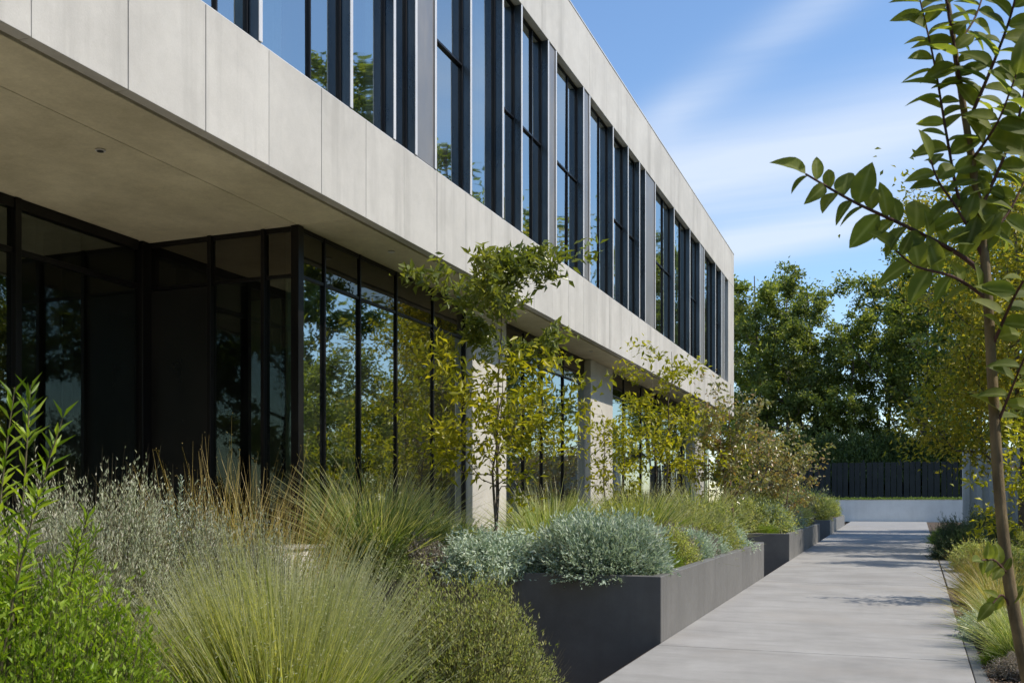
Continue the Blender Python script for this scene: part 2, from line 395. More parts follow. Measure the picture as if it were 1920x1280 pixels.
# ---- path of large concrete slabs
path = bpy.data.objects.new('path', None); C.objects.link(path); tag(path, kind='structure')
jy = [-6, -1.2, 3.4, 10.35, 19.6, 24.6, 30.5, 38.0, 47.0, 57, 68, 80, 91.8]
G = .012
for i in range(len(jy) - 1):
    a, b = jy[i] + G, jy[i + 1] - G
    sk = -.03  # joints run very slightly askew like the facade's cross lines
    poly = [(pathL(a), a), (pathR(a), a + sk), (pathR(b), b + sk), (pathL(b), b)]
    obj('paving_slab', prism_me('paving_slab', poly, -.14, 0, M['path'], .006), path)
obj('slab_bed', prism_me('slab_bed', [(pathL(-6) + .02, -6), (pathR(-6) - .02, -6), (pathR(91) - .02, 91), (pathL(91) + .02, 91)], -.9, -.05, M['planter']), path)
side = bpy.data.objects.new('side_path', None); C.objects.link(side); tag(side, kind='structure')
for (a, b) in ((19.5, 24.3), (24.32, 29.5)):
    obj('paving_slab', prism_me('side_slab', [(pathR(a) + .03, a), (6.4, a - .05), (6.4, b - .05), (pathR(b) + .03, b)], -.13, -.006, M['path'], .006), side)
kerb = bpy.data.objects.new('kerb', None); C.objects.link(kerb); tag(kerb, kind='structure')
for (a, b) in ((-3, 1), (1.01, 5), (5.01, 8.4), (8.41, 12.3)):
    obj('edging_stone', prism_me('edging_stone', [(pathR(a) + .012, a), (pathR(a) + .13, a), (pathR(b) + .11, b), (pathR(b) + .012, b)], -.2, -.012, M['planter'], .005), kerb)

# ------------------------------------------------------------------ office building
B = thing('office_building', (XF, YC, 0), 'long two storey office building of pale concrete with tall dark glazing and metal fins', 'building')
def bpart(name, me, parent=None): return worldpart(name, me, parent or B)
rr = random.Random(3)
# floor, core and roof
bpart('floor_slab', box_me('floor_slab', XBACK, -6.62, YC - .02, YE - .3, -.9, .06, M['pier']))
bpart('floor_slab', box_me('floor_slab', XBACK, XI + .1, YB, YC - .03, -.9, .06, M['pier']))
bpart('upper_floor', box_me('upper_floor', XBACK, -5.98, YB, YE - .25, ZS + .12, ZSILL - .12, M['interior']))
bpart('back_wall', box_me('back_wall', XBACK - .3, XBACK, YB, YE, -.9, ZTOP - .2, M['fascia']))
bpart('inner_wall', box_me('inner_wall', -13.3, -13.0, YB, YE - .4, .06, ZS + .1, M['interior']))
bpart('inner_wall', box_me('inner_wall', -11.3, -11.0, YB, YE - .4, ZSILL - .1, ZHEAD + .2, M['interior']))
bpart('end_wall', box_me('end_wall', XBACK, -6.9, YE - .3, YE, -.9, ZS, M['fascia']))
bpart('end_wall', box_me('end_wall', XBACK, -5.93, YE - .24, YE, ZS + .01, ZTOP - .01, M['fascia']))
bpart('end_wall', box_me('end_wall', XBACK, -5.93, YB, YB + .24, -.9, ZTOP - .01, M['fascia']))
bpart('roof', box_me('roof', XBACK, -5.95, YB + .24, YE - .25, ZHEAD + .25, ZTOP - .3, M['roof']))
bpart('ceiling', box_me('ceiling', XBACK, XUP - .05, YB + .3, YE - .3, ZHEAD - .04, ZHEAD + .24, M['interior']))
# lower fascia panels
y = 5.34 - 15 * .96; y = YB
ed = [YB]
yy = 5.34 - .96 * 14
while yy < YB + .2: yy += .96
while yy < YE - .6: ed.append(yy); yy += .96
ed.append(YE)
for a, b in zip(ed[:-1], ed[1:]):
    dx = rr.uniform(-.0025, .0025)
    bpart('fascia_panel', box_me('fascia_panel', XF - .12 + dx, XF + dx, a + .004, b - .004, ZS, ZSILL, M['fascia'], .003))
bpart('joint_backing', box_me('joint_backing', XF - .15, XF - .1205, YB, YE - .01, ZS + .05, ZSILL - .03, M['dark']))
# upper fascia
ed = [YB]; yy = YB + 2.1
while yy < YE - 1.2: ed.append(yy); yy += 2.9
ed.append(YE)
for a, b in zip(ed[:-1], ed[1:]):
    bpart('parapet_panel', box_me('parapet_panel', XF - .12, XF + rr.uniform(-.0015, .0015), a + .002, b - .002, ZHEAD, ZTOP, M['fascia'], .004))
bpart('parapet_backing', box_me('parapet_backing', XF - .15, XF - .1205, YB, YE - .01, ZHEAD + .03, ZTOP - .05, M['dark']))
bpart('coping', box_me('coping', XF - .42, XF + .012, YB, YE + .012, ZTOP + .001, ZTOP + .035, M['alu'], .004))
# window head soffit and sill
bpart('window_head', box_me('window_head', XUP - .1, XF - .121, YB, YE - .3, ZHEAD + .002, ZHEAD + .06, M['soffit']))
bpart('window_sill', box_me('window_sill', XUP - .1, XF - .02, YB, YE - .5, ZSILL + .002, ZSILL + .022, M['alu'], .003))
# corner pier of the upper storey
bpart('corner_pier', box_me('corner_pier', XF - .35, XF - .003, 36.95, YE, ZSILL + .002, ZHEAD - .002, M['fascia'], .006))
# soffit
bpart('drip_groove', box_me('drip_groove', XF - .2, XF - .122, YB, YE - .3, ZS + .06, ZS + .1, M['dark']))
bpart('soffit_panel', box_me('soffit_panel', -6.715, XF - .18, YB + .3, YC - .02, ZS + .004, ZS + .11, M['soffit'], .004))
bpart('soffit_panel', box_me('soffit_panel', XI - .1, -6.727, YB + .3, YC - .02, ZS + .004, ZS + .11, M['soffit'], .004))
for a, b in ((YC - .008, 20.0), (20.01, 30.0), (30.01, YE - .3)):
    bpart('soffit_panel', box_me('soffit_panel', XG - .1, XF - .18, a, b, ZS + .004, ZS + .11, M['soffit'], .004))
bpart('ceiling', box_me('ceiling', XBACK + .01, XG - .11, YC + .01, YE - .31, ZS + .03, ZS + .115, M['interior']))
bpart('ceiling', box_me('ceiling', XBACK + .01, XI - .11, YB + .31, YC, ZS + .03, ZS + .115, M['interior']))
dl = at(188, 9.33)
def ring_me(name, x, y, z, r, h, mat, n=20):
    bm = bmesh.new()
    bmesh.ops.create_cone(bm, cap_ends=True, segments=n, radius1=r, radius2=r * .8, depth=h, matrix=Matrix.Translation((x, y, z)))
    me = bpy.data.meshes.new(name); bm.to_mesh(me); bm.free(); me.materials.append(mat); return me
lf = bpart('downlight', ring_me('downlight', dl[0], dl[1], ZS - .004, .05, .016, M['alu']))
bpart('downlight_lens', ring_me('downlight_lens', dl[0], dl[1], ZS - .015, .032, .008, M['dark']), lf)
for yy in (3.2, 11.6, 16.2, 20.8, 25.4, 30.0, 34.6):
    xx = -6.25 if yy > YC else dl[0]
    bpart('downlight', ring_me('downlight', xx, yy, ZS - .004, .05, .016, M['alu']))

# upper storey: fins, panes, metal panels
def fin(yc, t=.05, x0=XF, mat=None):
    f = bpart('fin', box_me('fin', XUP - .02, x0 - .012, yc - t / 2, yc + t / 2, ZSILL + .024, ZHEAD, mat or M['fin'], .003))
    bpart('fin_edge', box_me('fin_edge', x0 - .0118, x0 - .001, yc - t / 2 - .004, yc + t / 2 + .004, ZSILL + .024, ZHEAD - .001, M['alu'], .002), f)
    return f
near = [-7.6, -6.1, -4.7, -3.3, -1.8, -.4, 1.1, 2.5, 4.0, 5.3, 6.75]
# (position, True where a metal panel fills from this fin to the next)
FINS = [(y_, False) for y_ in near] + [(8.09, 0), (9.82, 0), (10.86, 0), (11.45, 1), (12.03, 0), (13.22, 0), (14.48, 0), (15.32, 0), (16.67, 1), (17.10, 0),
        (18.80, 1), (19.22, 0), (21.0, 0), (22.3, 0), (23.4, 0), (24.0, 1), (25.07, 0), (27.4, 0), (29.67, 0), (31.3, 1), (32.07, 0), (34.2, 0), (35.4, 1), (36.1, 0)]
def window(y0, y1, transom, mull):
    xf0, xf1 = XUP - .03, XUP + .03
    w = .022
    z0, z1 = ZSILL + .025, ZHEAD - .005
    rails = [(xf0, xf1, y0, y0 + w, z0, z1), (xf0, xf1, y1 - w, y1, z0, z1), (xf0, xf1, y0 + w, y1 - w, z0, z0 + w), (xf0, xf1, y0 + w, y1 - w, z1 - w, z1)]
    ys_ = [y0 + w] + ([y0 + (y1 - y0) * mull] if mull else []) + [y1 - w]
    if mull: rails.append((xf0 - .002, xf1 + .002, ys_[1] - .012, ys_[1] + .012, z0 + w, z1 - w))
    if transom: rails.append((xf0 + .004, xf1 + .006, y0 + w, y1 - w, transom - .018, transom + .018))
    fr = bpart('window', boxes_me('window_frame', rails, M['bronze'], .003))
    for k in range(len(ys_) - 1):
        a = ys_[k] - .005; b = ys_[k + 1] + .005
        for (c, d) in ([(z0 + .02, transom), (transom, z1 - .02)] if transom else [(z0 + .02, z1 - .02)]):
            t1, t2 = rr.uniform(-.010, .010), rr.uniform(-.006, .006)   # each pane sits very slightly differently
            me = mesh_np('pane', [(XUP - t1, a, c), (XUP + t1 * .4, b, c), (XUP + t1 * .4 + t2, b, d), (XUP - t1 + t2, a, d)], [(0, 1, 2, 3)], M['glass_up'])
            bpart('pane', me, fr)
trs = 7.93
for i, (yf, pan) in enumerate(FINS):
    fin(yf)
    nxt = FINS[i + 1][0] if i + 1 < len(FINS) else 36.94
    a, b = yf + .027, nxt - .027
    if pan:
        bpart('metal_panel', box_me('metal_panel', XF - .06, XF - .02, a + .004, b - .004, ZSILL + .026, ZHEAD - .002, M['panel'], .003))
    else:
        window(a, b, trs if (i % 3 != 1 and b - a > .7) else None, .62 if b - a > 1.25 else 0)
        if i % 2 == 1 or abs(yf - 8.09) < .1:
            ww = b - a
            bpart('blind', box_me('blind', XUP - .42, XUP - .38, a + ww * (.05 + .3 * rr.random()), a + ww * (.5 + .45 * rr.random()), ZSILL + .03, ZHEAD - .05, M['curtain_up']))

# ground floor glazing
ZT = 4.27
def mullion(x, y, w=.032, d=.07, z0=.06, z1=ZS): return bpart('mullion', box_me('mullion', x - d / 2, x + d / 2, y - w / 2, y + w / 2, z0, z1, M['bronze'], .003))
def glazing_x(x, y0, y1, wl_=.03, low='glass'):
    """a bay in a plane of constant x"""
    w = bpart('window', box_me('window_frame', x - .05, x + .03, y0, y1, .062, .14, M['bronze'], .003))
    bpart('rail', box_me('rail', x - .05, x + .026, y0, y1, ZT - .02, ZT + .02, M['bronze'], .003), w)
    bpart('rail', box_me('rail', x - .05, x + .026, y0, y1, ZS - .06, ZS + .001, M['bronze'], .003), w)
    t = rr.uniform(-.005, .005)
    bpart('pane', mesh_np('pane', [(x - t, y0, .13), (x + t, y1, .13), (x + t, y1, ZT - .02), (x - t, y0, ZT - .02)], [(0, 1, 2, 3)], M[low]), w)
    bpart('spandrel_pane', mesh_np('spandrel_pane', [(x + .01, y0, ZT + .02), (x + .01, y1, ZT + .02), (x + .01, y1, ZS - .05), (x + .01, y0, ZS - .05)], [(0, 1, 2, 3)], M['spandrel']), w)
def glazing_y(y, x0, x1, low='glass', up='spandrel'):
    w = bpart('window', box_me('window_frame', x0, x1, y - .03, y + .05, .062, .14, M['bronze'], .003))
    bpart('rail', box_me('rail', x0, x1, y - .026, y + .05, ZT - .02, ZT + .02, M['bronze'], .003), w)
    bpart('rail', box_me('rail', x0, x1, y - .026, y + .05, ZS - .06, ZS + .001, M['bronze'], .003), w)
    if low == 'panel': bpart('dark_panel', box_me('dark_panel', x0, x1, y - .012, y + .012, .14, ZT - .03, M['black']), w)
    else: bpart('pane', mesh_np('pane', [(x0, y, .13), (x1, y, .13), (x1, y, ZT - .02), (x0, y, ZT - .02)], [(0, 1, 2, 3)], M[low]), w)
    bpart('spandrel_pane', mesh_np('spandrel_pane', [(x0, y - .01, ZT + .02), (x1, y - .01, ZT + .02), (x1, y - .01, ZS - .05), (x0, y - .01, ZS - .05)], [(0, 1, 2, 3)], M[up]), w)
bays = [10.14, 10.72, 11.6, 12.64, 13.85, 15.07]
def run(bs, first=True):
    for a, b in zip(bs[:-1], bs[1:]): glazing_x(XG, a + .028, b - .028)
    for y_ in bs[1:-1]: mullion(XG, y_)
run(bays)
mullion(XG, 15.06, .03)
def pier(y0, y1): bpart('pier', box_me('pier', XG - .25, XG + .16, y0, y1, -.3, ZS + .002, M['pier'], .01))
pier(15.08, 16.6)
run([16.6, 17.86, 18.93, 20.3, 21.9]); pier(21.91, 23.8)
run([23.8, 25.4, 27.3, 29.2, 31.1, 33.0, 34.6]); pier(34.61, 36.3)
run([36.3, 38.0])
# corner post, return wall and set-back wall
bpart('corner_post', box_me('corner_post', XG - .05, XG + .062, YC - .062, YC + .05, .06, ZS, M['bronze'], .004))
xs_ = [XI, -8.01, -7.21, XG]
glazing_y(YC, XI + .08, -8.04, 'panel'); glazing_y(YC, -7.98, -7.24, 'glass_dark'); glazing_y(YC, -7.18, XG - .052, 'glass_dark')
for x_ in (-8.01, -7.21): bpart('mullion', box_me('mullion', x_ - .028, x_ + .028, YC - .06, YC + .06, .06, ZS, M['bronze'], .003))
bpart('corner_post', box_me('corner_post', XI - .06, XI + .075, YC - .16, YC + .06, .06, ZS, M['bronze'], .004))
sb = [YB + .3, -6.2, -4.15, -2.1, -.05, 2.0, 4.03, 6.05, 8.08, YC - .16]
for a, b in zip(sb[:-1], sb[1:]):
    x = XI
    w = bpart('window', box_me('window_frame', x - .05, x + .048, a + .04, b - .04, .062, .16, M['bronze'], .003))
    bpart('rail', box_me('rail', x - .05, x + .04, a + .04, b - .04, 4.25, 4.31, M['bronze'], .003), w)
    bpart('rail', box_me('rail', x - .05, x + .048, a + .04, b - .04, ZS - .12, ZS + .001, M['bronze'], .003), w)
    for z0, z1 in ((.15, 4.26), (4.30, ZS - .11)):
        t = rr.uniform(-.004, .004)
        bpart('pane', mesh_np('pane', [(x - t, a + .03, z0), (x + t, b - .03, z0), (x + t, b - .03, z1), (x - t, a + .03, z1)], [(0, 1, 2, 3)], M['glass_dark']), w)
for y_ in sb[1:-1]: mullion(XI, y_, .08, .14)
# things seen through the glass
for (x_, y0, y1) in ((-6.98, 10.28, 10.66), (-7.1, 11.7, 12.05)):
    bpart('blind', box_me('blind', x_ - .03, x_, y0, y1, .07, ZS - .02, M['curtain']))
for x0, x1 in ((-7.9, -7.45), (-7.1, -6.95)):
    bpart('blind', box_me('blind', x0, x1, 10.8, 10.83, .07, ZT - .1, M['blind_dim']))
for y0 in (5.2, 6.6, 8.6, 9.3):
    bpart('column', box_me('column', -9.9, -9.6, y0, y0 + .3, .06, ZS + .02, M['interior']))
# low pale ledge in front of the corner glazing
led = thing('concrete_ledge', (-6.5, 9.6, -.8), 'low pale concrete ledge in front of the dark glass corner behind the tall grasses', 'wall')
worldpart('ledge_body', box_me('ledge_body', -6.66, -6.34, 9.0, 10.06, -.85, .98, M['endwall'], .008), led)
worldpart('ledge_cap', box_me('ledge_cap', -6.68, -6.31, 8.97, 10.07, .985, 1.03, M['fascia'], .006), led)
# ------------------------------------------------------------------ planters
def planter(y0, y1, xb, label, joints=()):
    p = thing('planter', (pathL(y0), y0, -.8), label, 'planter', 'dark raised planters along the path')
    t = .13; zt = .718; zb = -.85
    fl = lambda y_: pathL(y_) + .004
    worldpart('end_panel', prism_me('end_panel', [(xb, y0), (fl(y0) - .004, y0), (fl(y0) - .004, y0 + t), (xb, y0 + t)], zb, zt, M['planter'], .007), p)
    worldpart('end_panel', prism_me('end_panel', [(xb, y1 - t), (fl(y1) - .004, y1 - t), (fl(y1) - .004, y1), (xb, y1)], zb, zt, M['planter'], .007), p)
    js = [y0 + t + .003] + list(joints) + [y1 - t - .003]
    for a, b in zip(js[:-1], js[1:]):
        worldpart('side_panel', prism_me('side_panel', [(fl(a) - t, a), (fl(a) - .004, a), (fl(b) - .004, b - .006), (fl(b) - t, b - .006)], zb, zt, M['planter'], .007), p)
        worldpart('back_panel', prism_me('back_panel', [(xb, a), (xb + t, a), (xb + t, b - .006), (xb, b - .006)], zb, zt, M['planter'], .007), p)
    # mounded mulch
    nx_, ny_ = 24, max(20, int((y1 - y0) * 5)); rng = np.random.default_rng(int(y0))
    V_ = []
    for j in range(ny_ + 1):
        yv = y0 + t + (y1 - y0 - 2 * t) * j / ny_
        for i in range(nx_ + 1):
            u = i / nx_; xv = xb + t + (fl(yv) - 2 * t - xb) * u
            V_.append((xv, yv, .62 + .09 * math.sin(math.pi * u) + .02 * rng.normal()))
    F_ = [(j * (nx_ + 1) + i, j * (nx_ + 1) + i + 1, (j + 1) * (nx_ + 1) + i + 1, (j + 1) * (nx_ + 1) + i) for j in range(ny_) for i in range(nx_)]
    worldpart('mulch', mesh_np('mulch', V_, F_, M['soil'], smooth=True), p)
    return p
planter(10.53, 20.85, -6.2, 'nearest dark planter, its plain black end panel facing the camera')
planter(27.1, 42.0, -6.2, 'middle dark planter of the row, between the nearest and the farthest')
planter(51.0, 74.0, -7.0, 'farthest and smallest looking dark planter, close to the pale end wall')

# ------------------------------------------------------------------ end wall, terrace, fence, right-hand wall
yW = 92.0
ew = thing('end_wall', (-2, yW, 0), 'low smooth pale wall closing off the far end of the path', 'wall')
worldpart('wall_body', box_me('wall_body', -14, 13.5, yW, yW + .4, -.85, 1.84, M['endwall']), ew)
worldpart('wall_coping', box_me('wall_coping', -14.03, 13.53, yW - .03, yW + .43, 1.842, 1.9, M['fascia'], .01), ew)
ter = obj('terrace', box_me('terrace', -40, 60, yW + .4, yW + 90, -.9, 1.7, M['ground'])); tag(ter, kind='structure')
fe = thing('board_fence', (-3, yW + 9, 1.7), 'tall black vertical board fence on the terrace behind the pale end wall', 'fence')
yf = yW + 9; xx = -13.0; k = 0
rf = random.Random(9)
while xx < 10.2:
    w = .46 + rf.uniform(-.03, .03)
    worldpart('board', box_me('board', xx, xx + w, yf, yf + .05 + rf.uniform(0, .02), 1.75, 5.55 + rf.uniform(-.03, .03), M['fence']), fe); xx += w + (.05 if k % 3 else .14); k += 1
for z in (2.3, 4.9): worldpart('rail', box_me('rail', -13, 10.2, yf + .08, yf + .16, z, z + .12, M['fence']), fe)
for x in np.arange(-12.9, 10.3, 3.3): worldpart('post', box_me('post', x, x + .14, yf + .17, yf + .31, 1.6, 5.8, M['fence']), fe)
rw = thing('ribbed_wall', (5, 62, 0), 'grey ribbed concrete wall beyond the trees on the right of the path', 'wall')
yr = 62.0; xr = at(1798, 60)[0]
worldpart('wall_body', box_me('wall_body', xr, xr + 16, yr, yr + .5, -.1, 4.7, M['farwall']), rw)
for i in range(24):
    x0 = xr + .05 + i * .66
    worldpart('rib', box_me('rib', x0, x0 + .3, yr - .14, yr - .001, -.1, 4.66, M['farwall'], .01), rw)

# ------------------------------------------------------------------ plants: prototypes
L = {}
L['feather'] = leafmat('feather_grass', [(.15, .23, .012), (.40, .46, .07), (.82, .78, .46)], .5, tip=(.40, .42, .27), tip_at=.66, rough=.42)
L['green_grass'] = leafmat('green_grass', [(.08, .15, .02), (.22, .30, .07), (.58, .60, .34)], .38, tip=(.50, .50, .30), tip_at=.72, rough=.35, spec=.5)
L['amber_grass'] = leafmat('amber_grass', [(.16, .21, .03), (.30, .30, .06), (.38, .31, .11)], .38, tip=(.46, .36, .15), tip_at=.6)
L['silver'] = leafmat('silver_foliage', [(.26, .36, .25), (.46, .56, .44), (.72, .78, .68)], .3, rough=.65, tcol=(1.1, 1.15, .8))
L['grey'] = leafmat('grey_heath_foliage', [(.22, .27, .14), (.40, .44, .30), (.66, .62, .55)], .32, rough=.6, tcol=(1.2, 1.15, .7))
L['purple'] = leafmat('purple_heath_foliage', [(.18, .18, .11), (.30, .27, .22), (.44, .37, .36)], .25, rough=.6, tcol=(1.2, 1.1, .9))
L['bright'] = leafmat('bright_green_foliage', [(.10, .18, .012), (.22, .34, .025), (.38, .48, .08)], .5, rough=.4)
L['mid'] = leafmat('mid_green_foliage', [(.08, .13, .03), (.16, .22, .06), (.28, .33, .13)], .35)
L['fine'] = leafmat('fine_olive_foliage', [(.17, .23, .06), (.35, .40, .14), (.62, .60, .36)], .42, rough=.55)
L['juniper'] = leafmat('juniper_foliage', [(.025, .055, .035), (.05, .09, .05), (.10, .15, .06)], .2, rough=.55)
L['tree'] = leafmat('broadleaf_foliage', [(.075, .11, .03), (.17, .22, .055), (.36, .40, .13)], .48)
L['tree_dark'] = leafmat('dark_tree_foliage', [(.06, .095, .032), (.135, .18, .055), (.28, .32, .11)], .45)
L['yellow_tree'] = leafmat('yellow_green_foliage', [(.13, .16, .015), (.27, .28, .022), (.48, .44, .04)], .5, rough=.35)
L['dark_small'] = leafmat('young_tree_foliage', [(.08, .11, .025), (.15, .185, .04), (.28, .30, .07)], .42, rough=.3, spec=.5)
L['red_tree'] = leafmat('reddish_foliage', [(.13, .16, .06), (.24, .25, .12), (.34, .20, .10)], .35, rough=.3, spec=.6)
L['maple'] = leafmat('olive_maple_foliage', [(.11, .13, .018), (.24, .23, .03), (.42, .34, .06)], .52)
L['hedge'] = leafmat('hedge_foliage', [(.08, .14, .02), (.15, .22, .04), (.25, .32, .08)], .3)
L['big_leaf'] = leafmat('large_leaf', [(.09, .13, .035), (.16, .20, .05), (.30, .34, .06)], .6, rough=.6, spec=.2, tip=(.26, .30, .12), tip_at=.78)
L['stem'] = bark('green_brown_stem', (.06, .06, .025), (.15, .12, .07), 40)

def me_blades(name, parts, mat):
    vs, fs, ts, o = [], [], [], 0
    for v, f, t in parts:
        if f.shape[1] == 4: f = quads_to_tris(f)
        vs.append(v); fs.append(f + o); ts.append(t); o += len(v)
    return mesh_np(name, np.concatenate(vs), np.concatenate(fs), mat, np.concatenate(ts))

def grass_mesh(seed, n, h, spread, width, droop, mat, seeds=0, r0=.16, curl=.01, seg=4, up=.8, spike=0):
    rng = np.random.default_rng(seed)
    a = rng.random(n) * 2 * np.pi; rad = r0 * np.sqrt(rng.random(n))
    rad = rad * (1 + .35 * np.sin(a * 3 + seed)); P = np.stack([np.cos(a) * rad, np.sin(a) * rad, np.zeros(n)], 1)
    lean = np.abs(rng.normal(size=n)) * .55 * spread + rng.random(n) * .35 * spread
    lean = np.minimum(lean, 1.35)
    a2 = a + rng.normal(size=n) * .7; wild = rng.random(n) < .18; lean = np.where(wild, lean + rng.normal(size=n) * .3, lean); lean = np.clip(np.abs(lean), 0, 1.4)
    D = np.stack([np.cos(a2) * np.sin(lean), np.sin(a2) * np.sin(lean), np.cos(lean)], 1)
    Lh = h * (up + (1 - up) * 2 * rng.random(n)) * (1 - .12 * lean) * (1 + .10 * np.sin(a2 * 2 + seed) + .07 * np.sin(a2 * 5 + 2 * seed))
    v, f, t, c = blades(P, D, Lh, width * (.6 + .8 * rng.random(n)), droop * (.4 + rng.random(n)), rng, seg, curl)
    parts = [(v, f, t)]
    if spike:   # tall flowering stalks standing above the clump
        m = spike; a = rng.random(m) * 2 * np.pi
        P = np.stack([np.cos(a) * r0 * .7, np.sin(a) * r0 * .7, np.zeros(m)], 1); ln = np.abs(rng.normal(size=m)) * .25
        D = np.stack([np.cos(a) * np.sin(ln), np.sin(a) * np.sin(ln), np.cos(ln)], 1)
        v, f, t, c = blades(P, D, h * (1.05 + .35 * rng.random(m)), width * 1.1, .25, rng, 5, .02); parts.append((v, f, t))
    if seeds:   # short spikelets near the tips
        idx = rng.integers(0, n, seeds); u = rng.integers(seg - 1, seg + 1, seeds)
        pp = c[idx % len(c), np.minimum(u, c.shape[1] - 1)] + rng.normal(size=(seeds, 3)) * .012
        dd = rng.normal(size=(seeds, 3)) + np.array([0, 0, .8])
        v, f, t = leaves(pp, dd, .008 + .012 * rng.random(seeds), .0045, rng, tint=.6 + .4 * rng.random(seeds)); t[:, 1] = 1
        parts.append((v, f, t))
    return me_blades('grass_blades', parts, mat)

def shrub_meshes(seed, stems, Rr, H, nleaf, ll, lw, mat, rough_=.18, upright=.0, stem_w=.004, frac=.6, leafup=.5, flat=.2, lobes=7):
    """dome of twigs set with small leaves; uneven outline from a handful of lobes"""
    rng = np.random.default_rng(seed)
    n = stems
    a = rng.random(n) * 2 * np.pi; z = rng.random(n) ** (.8) ; lean = np.arccos(np.clip(z * (1 - .05), 0, 1))
    D = np.stack([np.cos(a) * np.sin(lean), np.sin(a) * np.sin(lean), np.cos(lean)], 1)
    ld = unit(rng.normal(size=(lobes, 3)) * np.array([1, 1, .6]) + np.array([0, 0, .4]))
    lob = np.max(np.clip(D @ ld.T, 0, 1) ** 6 * (.5 + .5 * rng.random(lobes))[None, :], axis=1)
    k = (1 - rough_ * 1.3) + rough_ * 1.6 * lob + rng.normal(size=n) * rough_ * .33
    tip = D * np.array([Rr, Rr, H]) * k[:, None]
    tip[:, 2] = np.maximum(tip[:, 2], .02)
    base = np.stack([tip[:, 0] * .25, tip[:, 1] * .25, np.zeros(n)], 1)
    vec = tip - base; Ln = np.linalg.norm(vec, axis=1)
    vec = unit(unit(vec) + np.array([0, 0, upright]))
    base = tip - vec * Ln[:, None]; base[:, 2] = np.maximum(base[:, 2], 0)
    v, f, t, c = blades(base, tip - base, Ln, stem_w, 0.0, rng, 3, .015)
    stem_me = mesh_np('stems', v, f, L['stem'], t)
    # leaves
    ti = rng.random((n, nleaf)) ** .8; u = 1 - frac * ti
    P = base[:, None, :] + (tip - base)[:, None, :] * u[:, :, None] + rng.normal(size=(n, nleaf, 3)) * ll * .25
    sd_ = unit(tip - base)[:, None, :]
    Dl = unit(rng.normal(size=(n, nleaf, 3))) + sd_ * leafup * 1.6
    tn = np.clip(rng.random(n)[:, None] * .6 + rng.random((n, nleaf)) * .4, 0, 1)
    v, f, t = leaves(P.reshape(-1, 3), Dl.reshape(-1, 3), ll * (.6 + .8 * rng.random(n * nleaf)), lw, rng, flat=flat, tint=tn.ravel())
    keep = None
    leaf_me = mesh_np('leaves', v, f, mat, t)
    return leaf_me, stem_me

def sprig_meshes(seed, stems, h, ll, lw, mat, lean=.35, r0=.12, per=46):
    """upright stems closely set with narrow leaves"""
    rng = np.random.default_rng(seed)
    polys = []; Pl, Dl = [], []
    for i in range(stems):
        a = rng.random() * 6.28; b = abs(rng.normal()) * lean; r = r0 * math.sqrt(rng.random()); hh = h * (.55 + .5 * rng.random())
        t = np.linspace(0, 1, 8); bend = rng.normal(size=2) * .08
        x = r * math.cos(a) + math.cos(a) * math.sin(b) * hh * t + bend[0] * t ** 2 * hh; y_ = r * math.sin(a) + math.sin(a) * math.sin(b) * hh * t + bend[1] * t ** 2 * hh
        z = math.cos(b) * hh * t
        P = np.stack([x, y_, z], 1); polys.append((P, .005 * (1 - .75 * t) + .0008))
        m = per; u = .25 + .75 * np.sort(rng.random(m)); q = np.stack([np.interp(u, t, P[:, k_]) for k_ in range(3)], 1)
        axis = unit(P[-1] - P[0]); ph = np.arange(m) * 2.4
        e1 = unit(np.cross(axis, [0.3, .9, .1])); e2 = np.cross(axis, e1)
        d = np.cos(ph)[:, None] * e1 + np.sin(ph)[:, None] * e2 + axis * (.7 + 1.0 * u[:, None] ** 4)
        Pl.append(q); Dl.append(d)
    P = np.concatenate(Pl); D = np.concatenate(Dl)
    v, f, t = leaves(P, D, ll * (.7 + .5 * rng.random(len(P))), lw, rng, flat=.6)
    v2, f2 = tubes(polys, 5)
    return mesh_np('leaves', v, f, mat, t), mesh_np('stems', v2, f2, L['stem'])

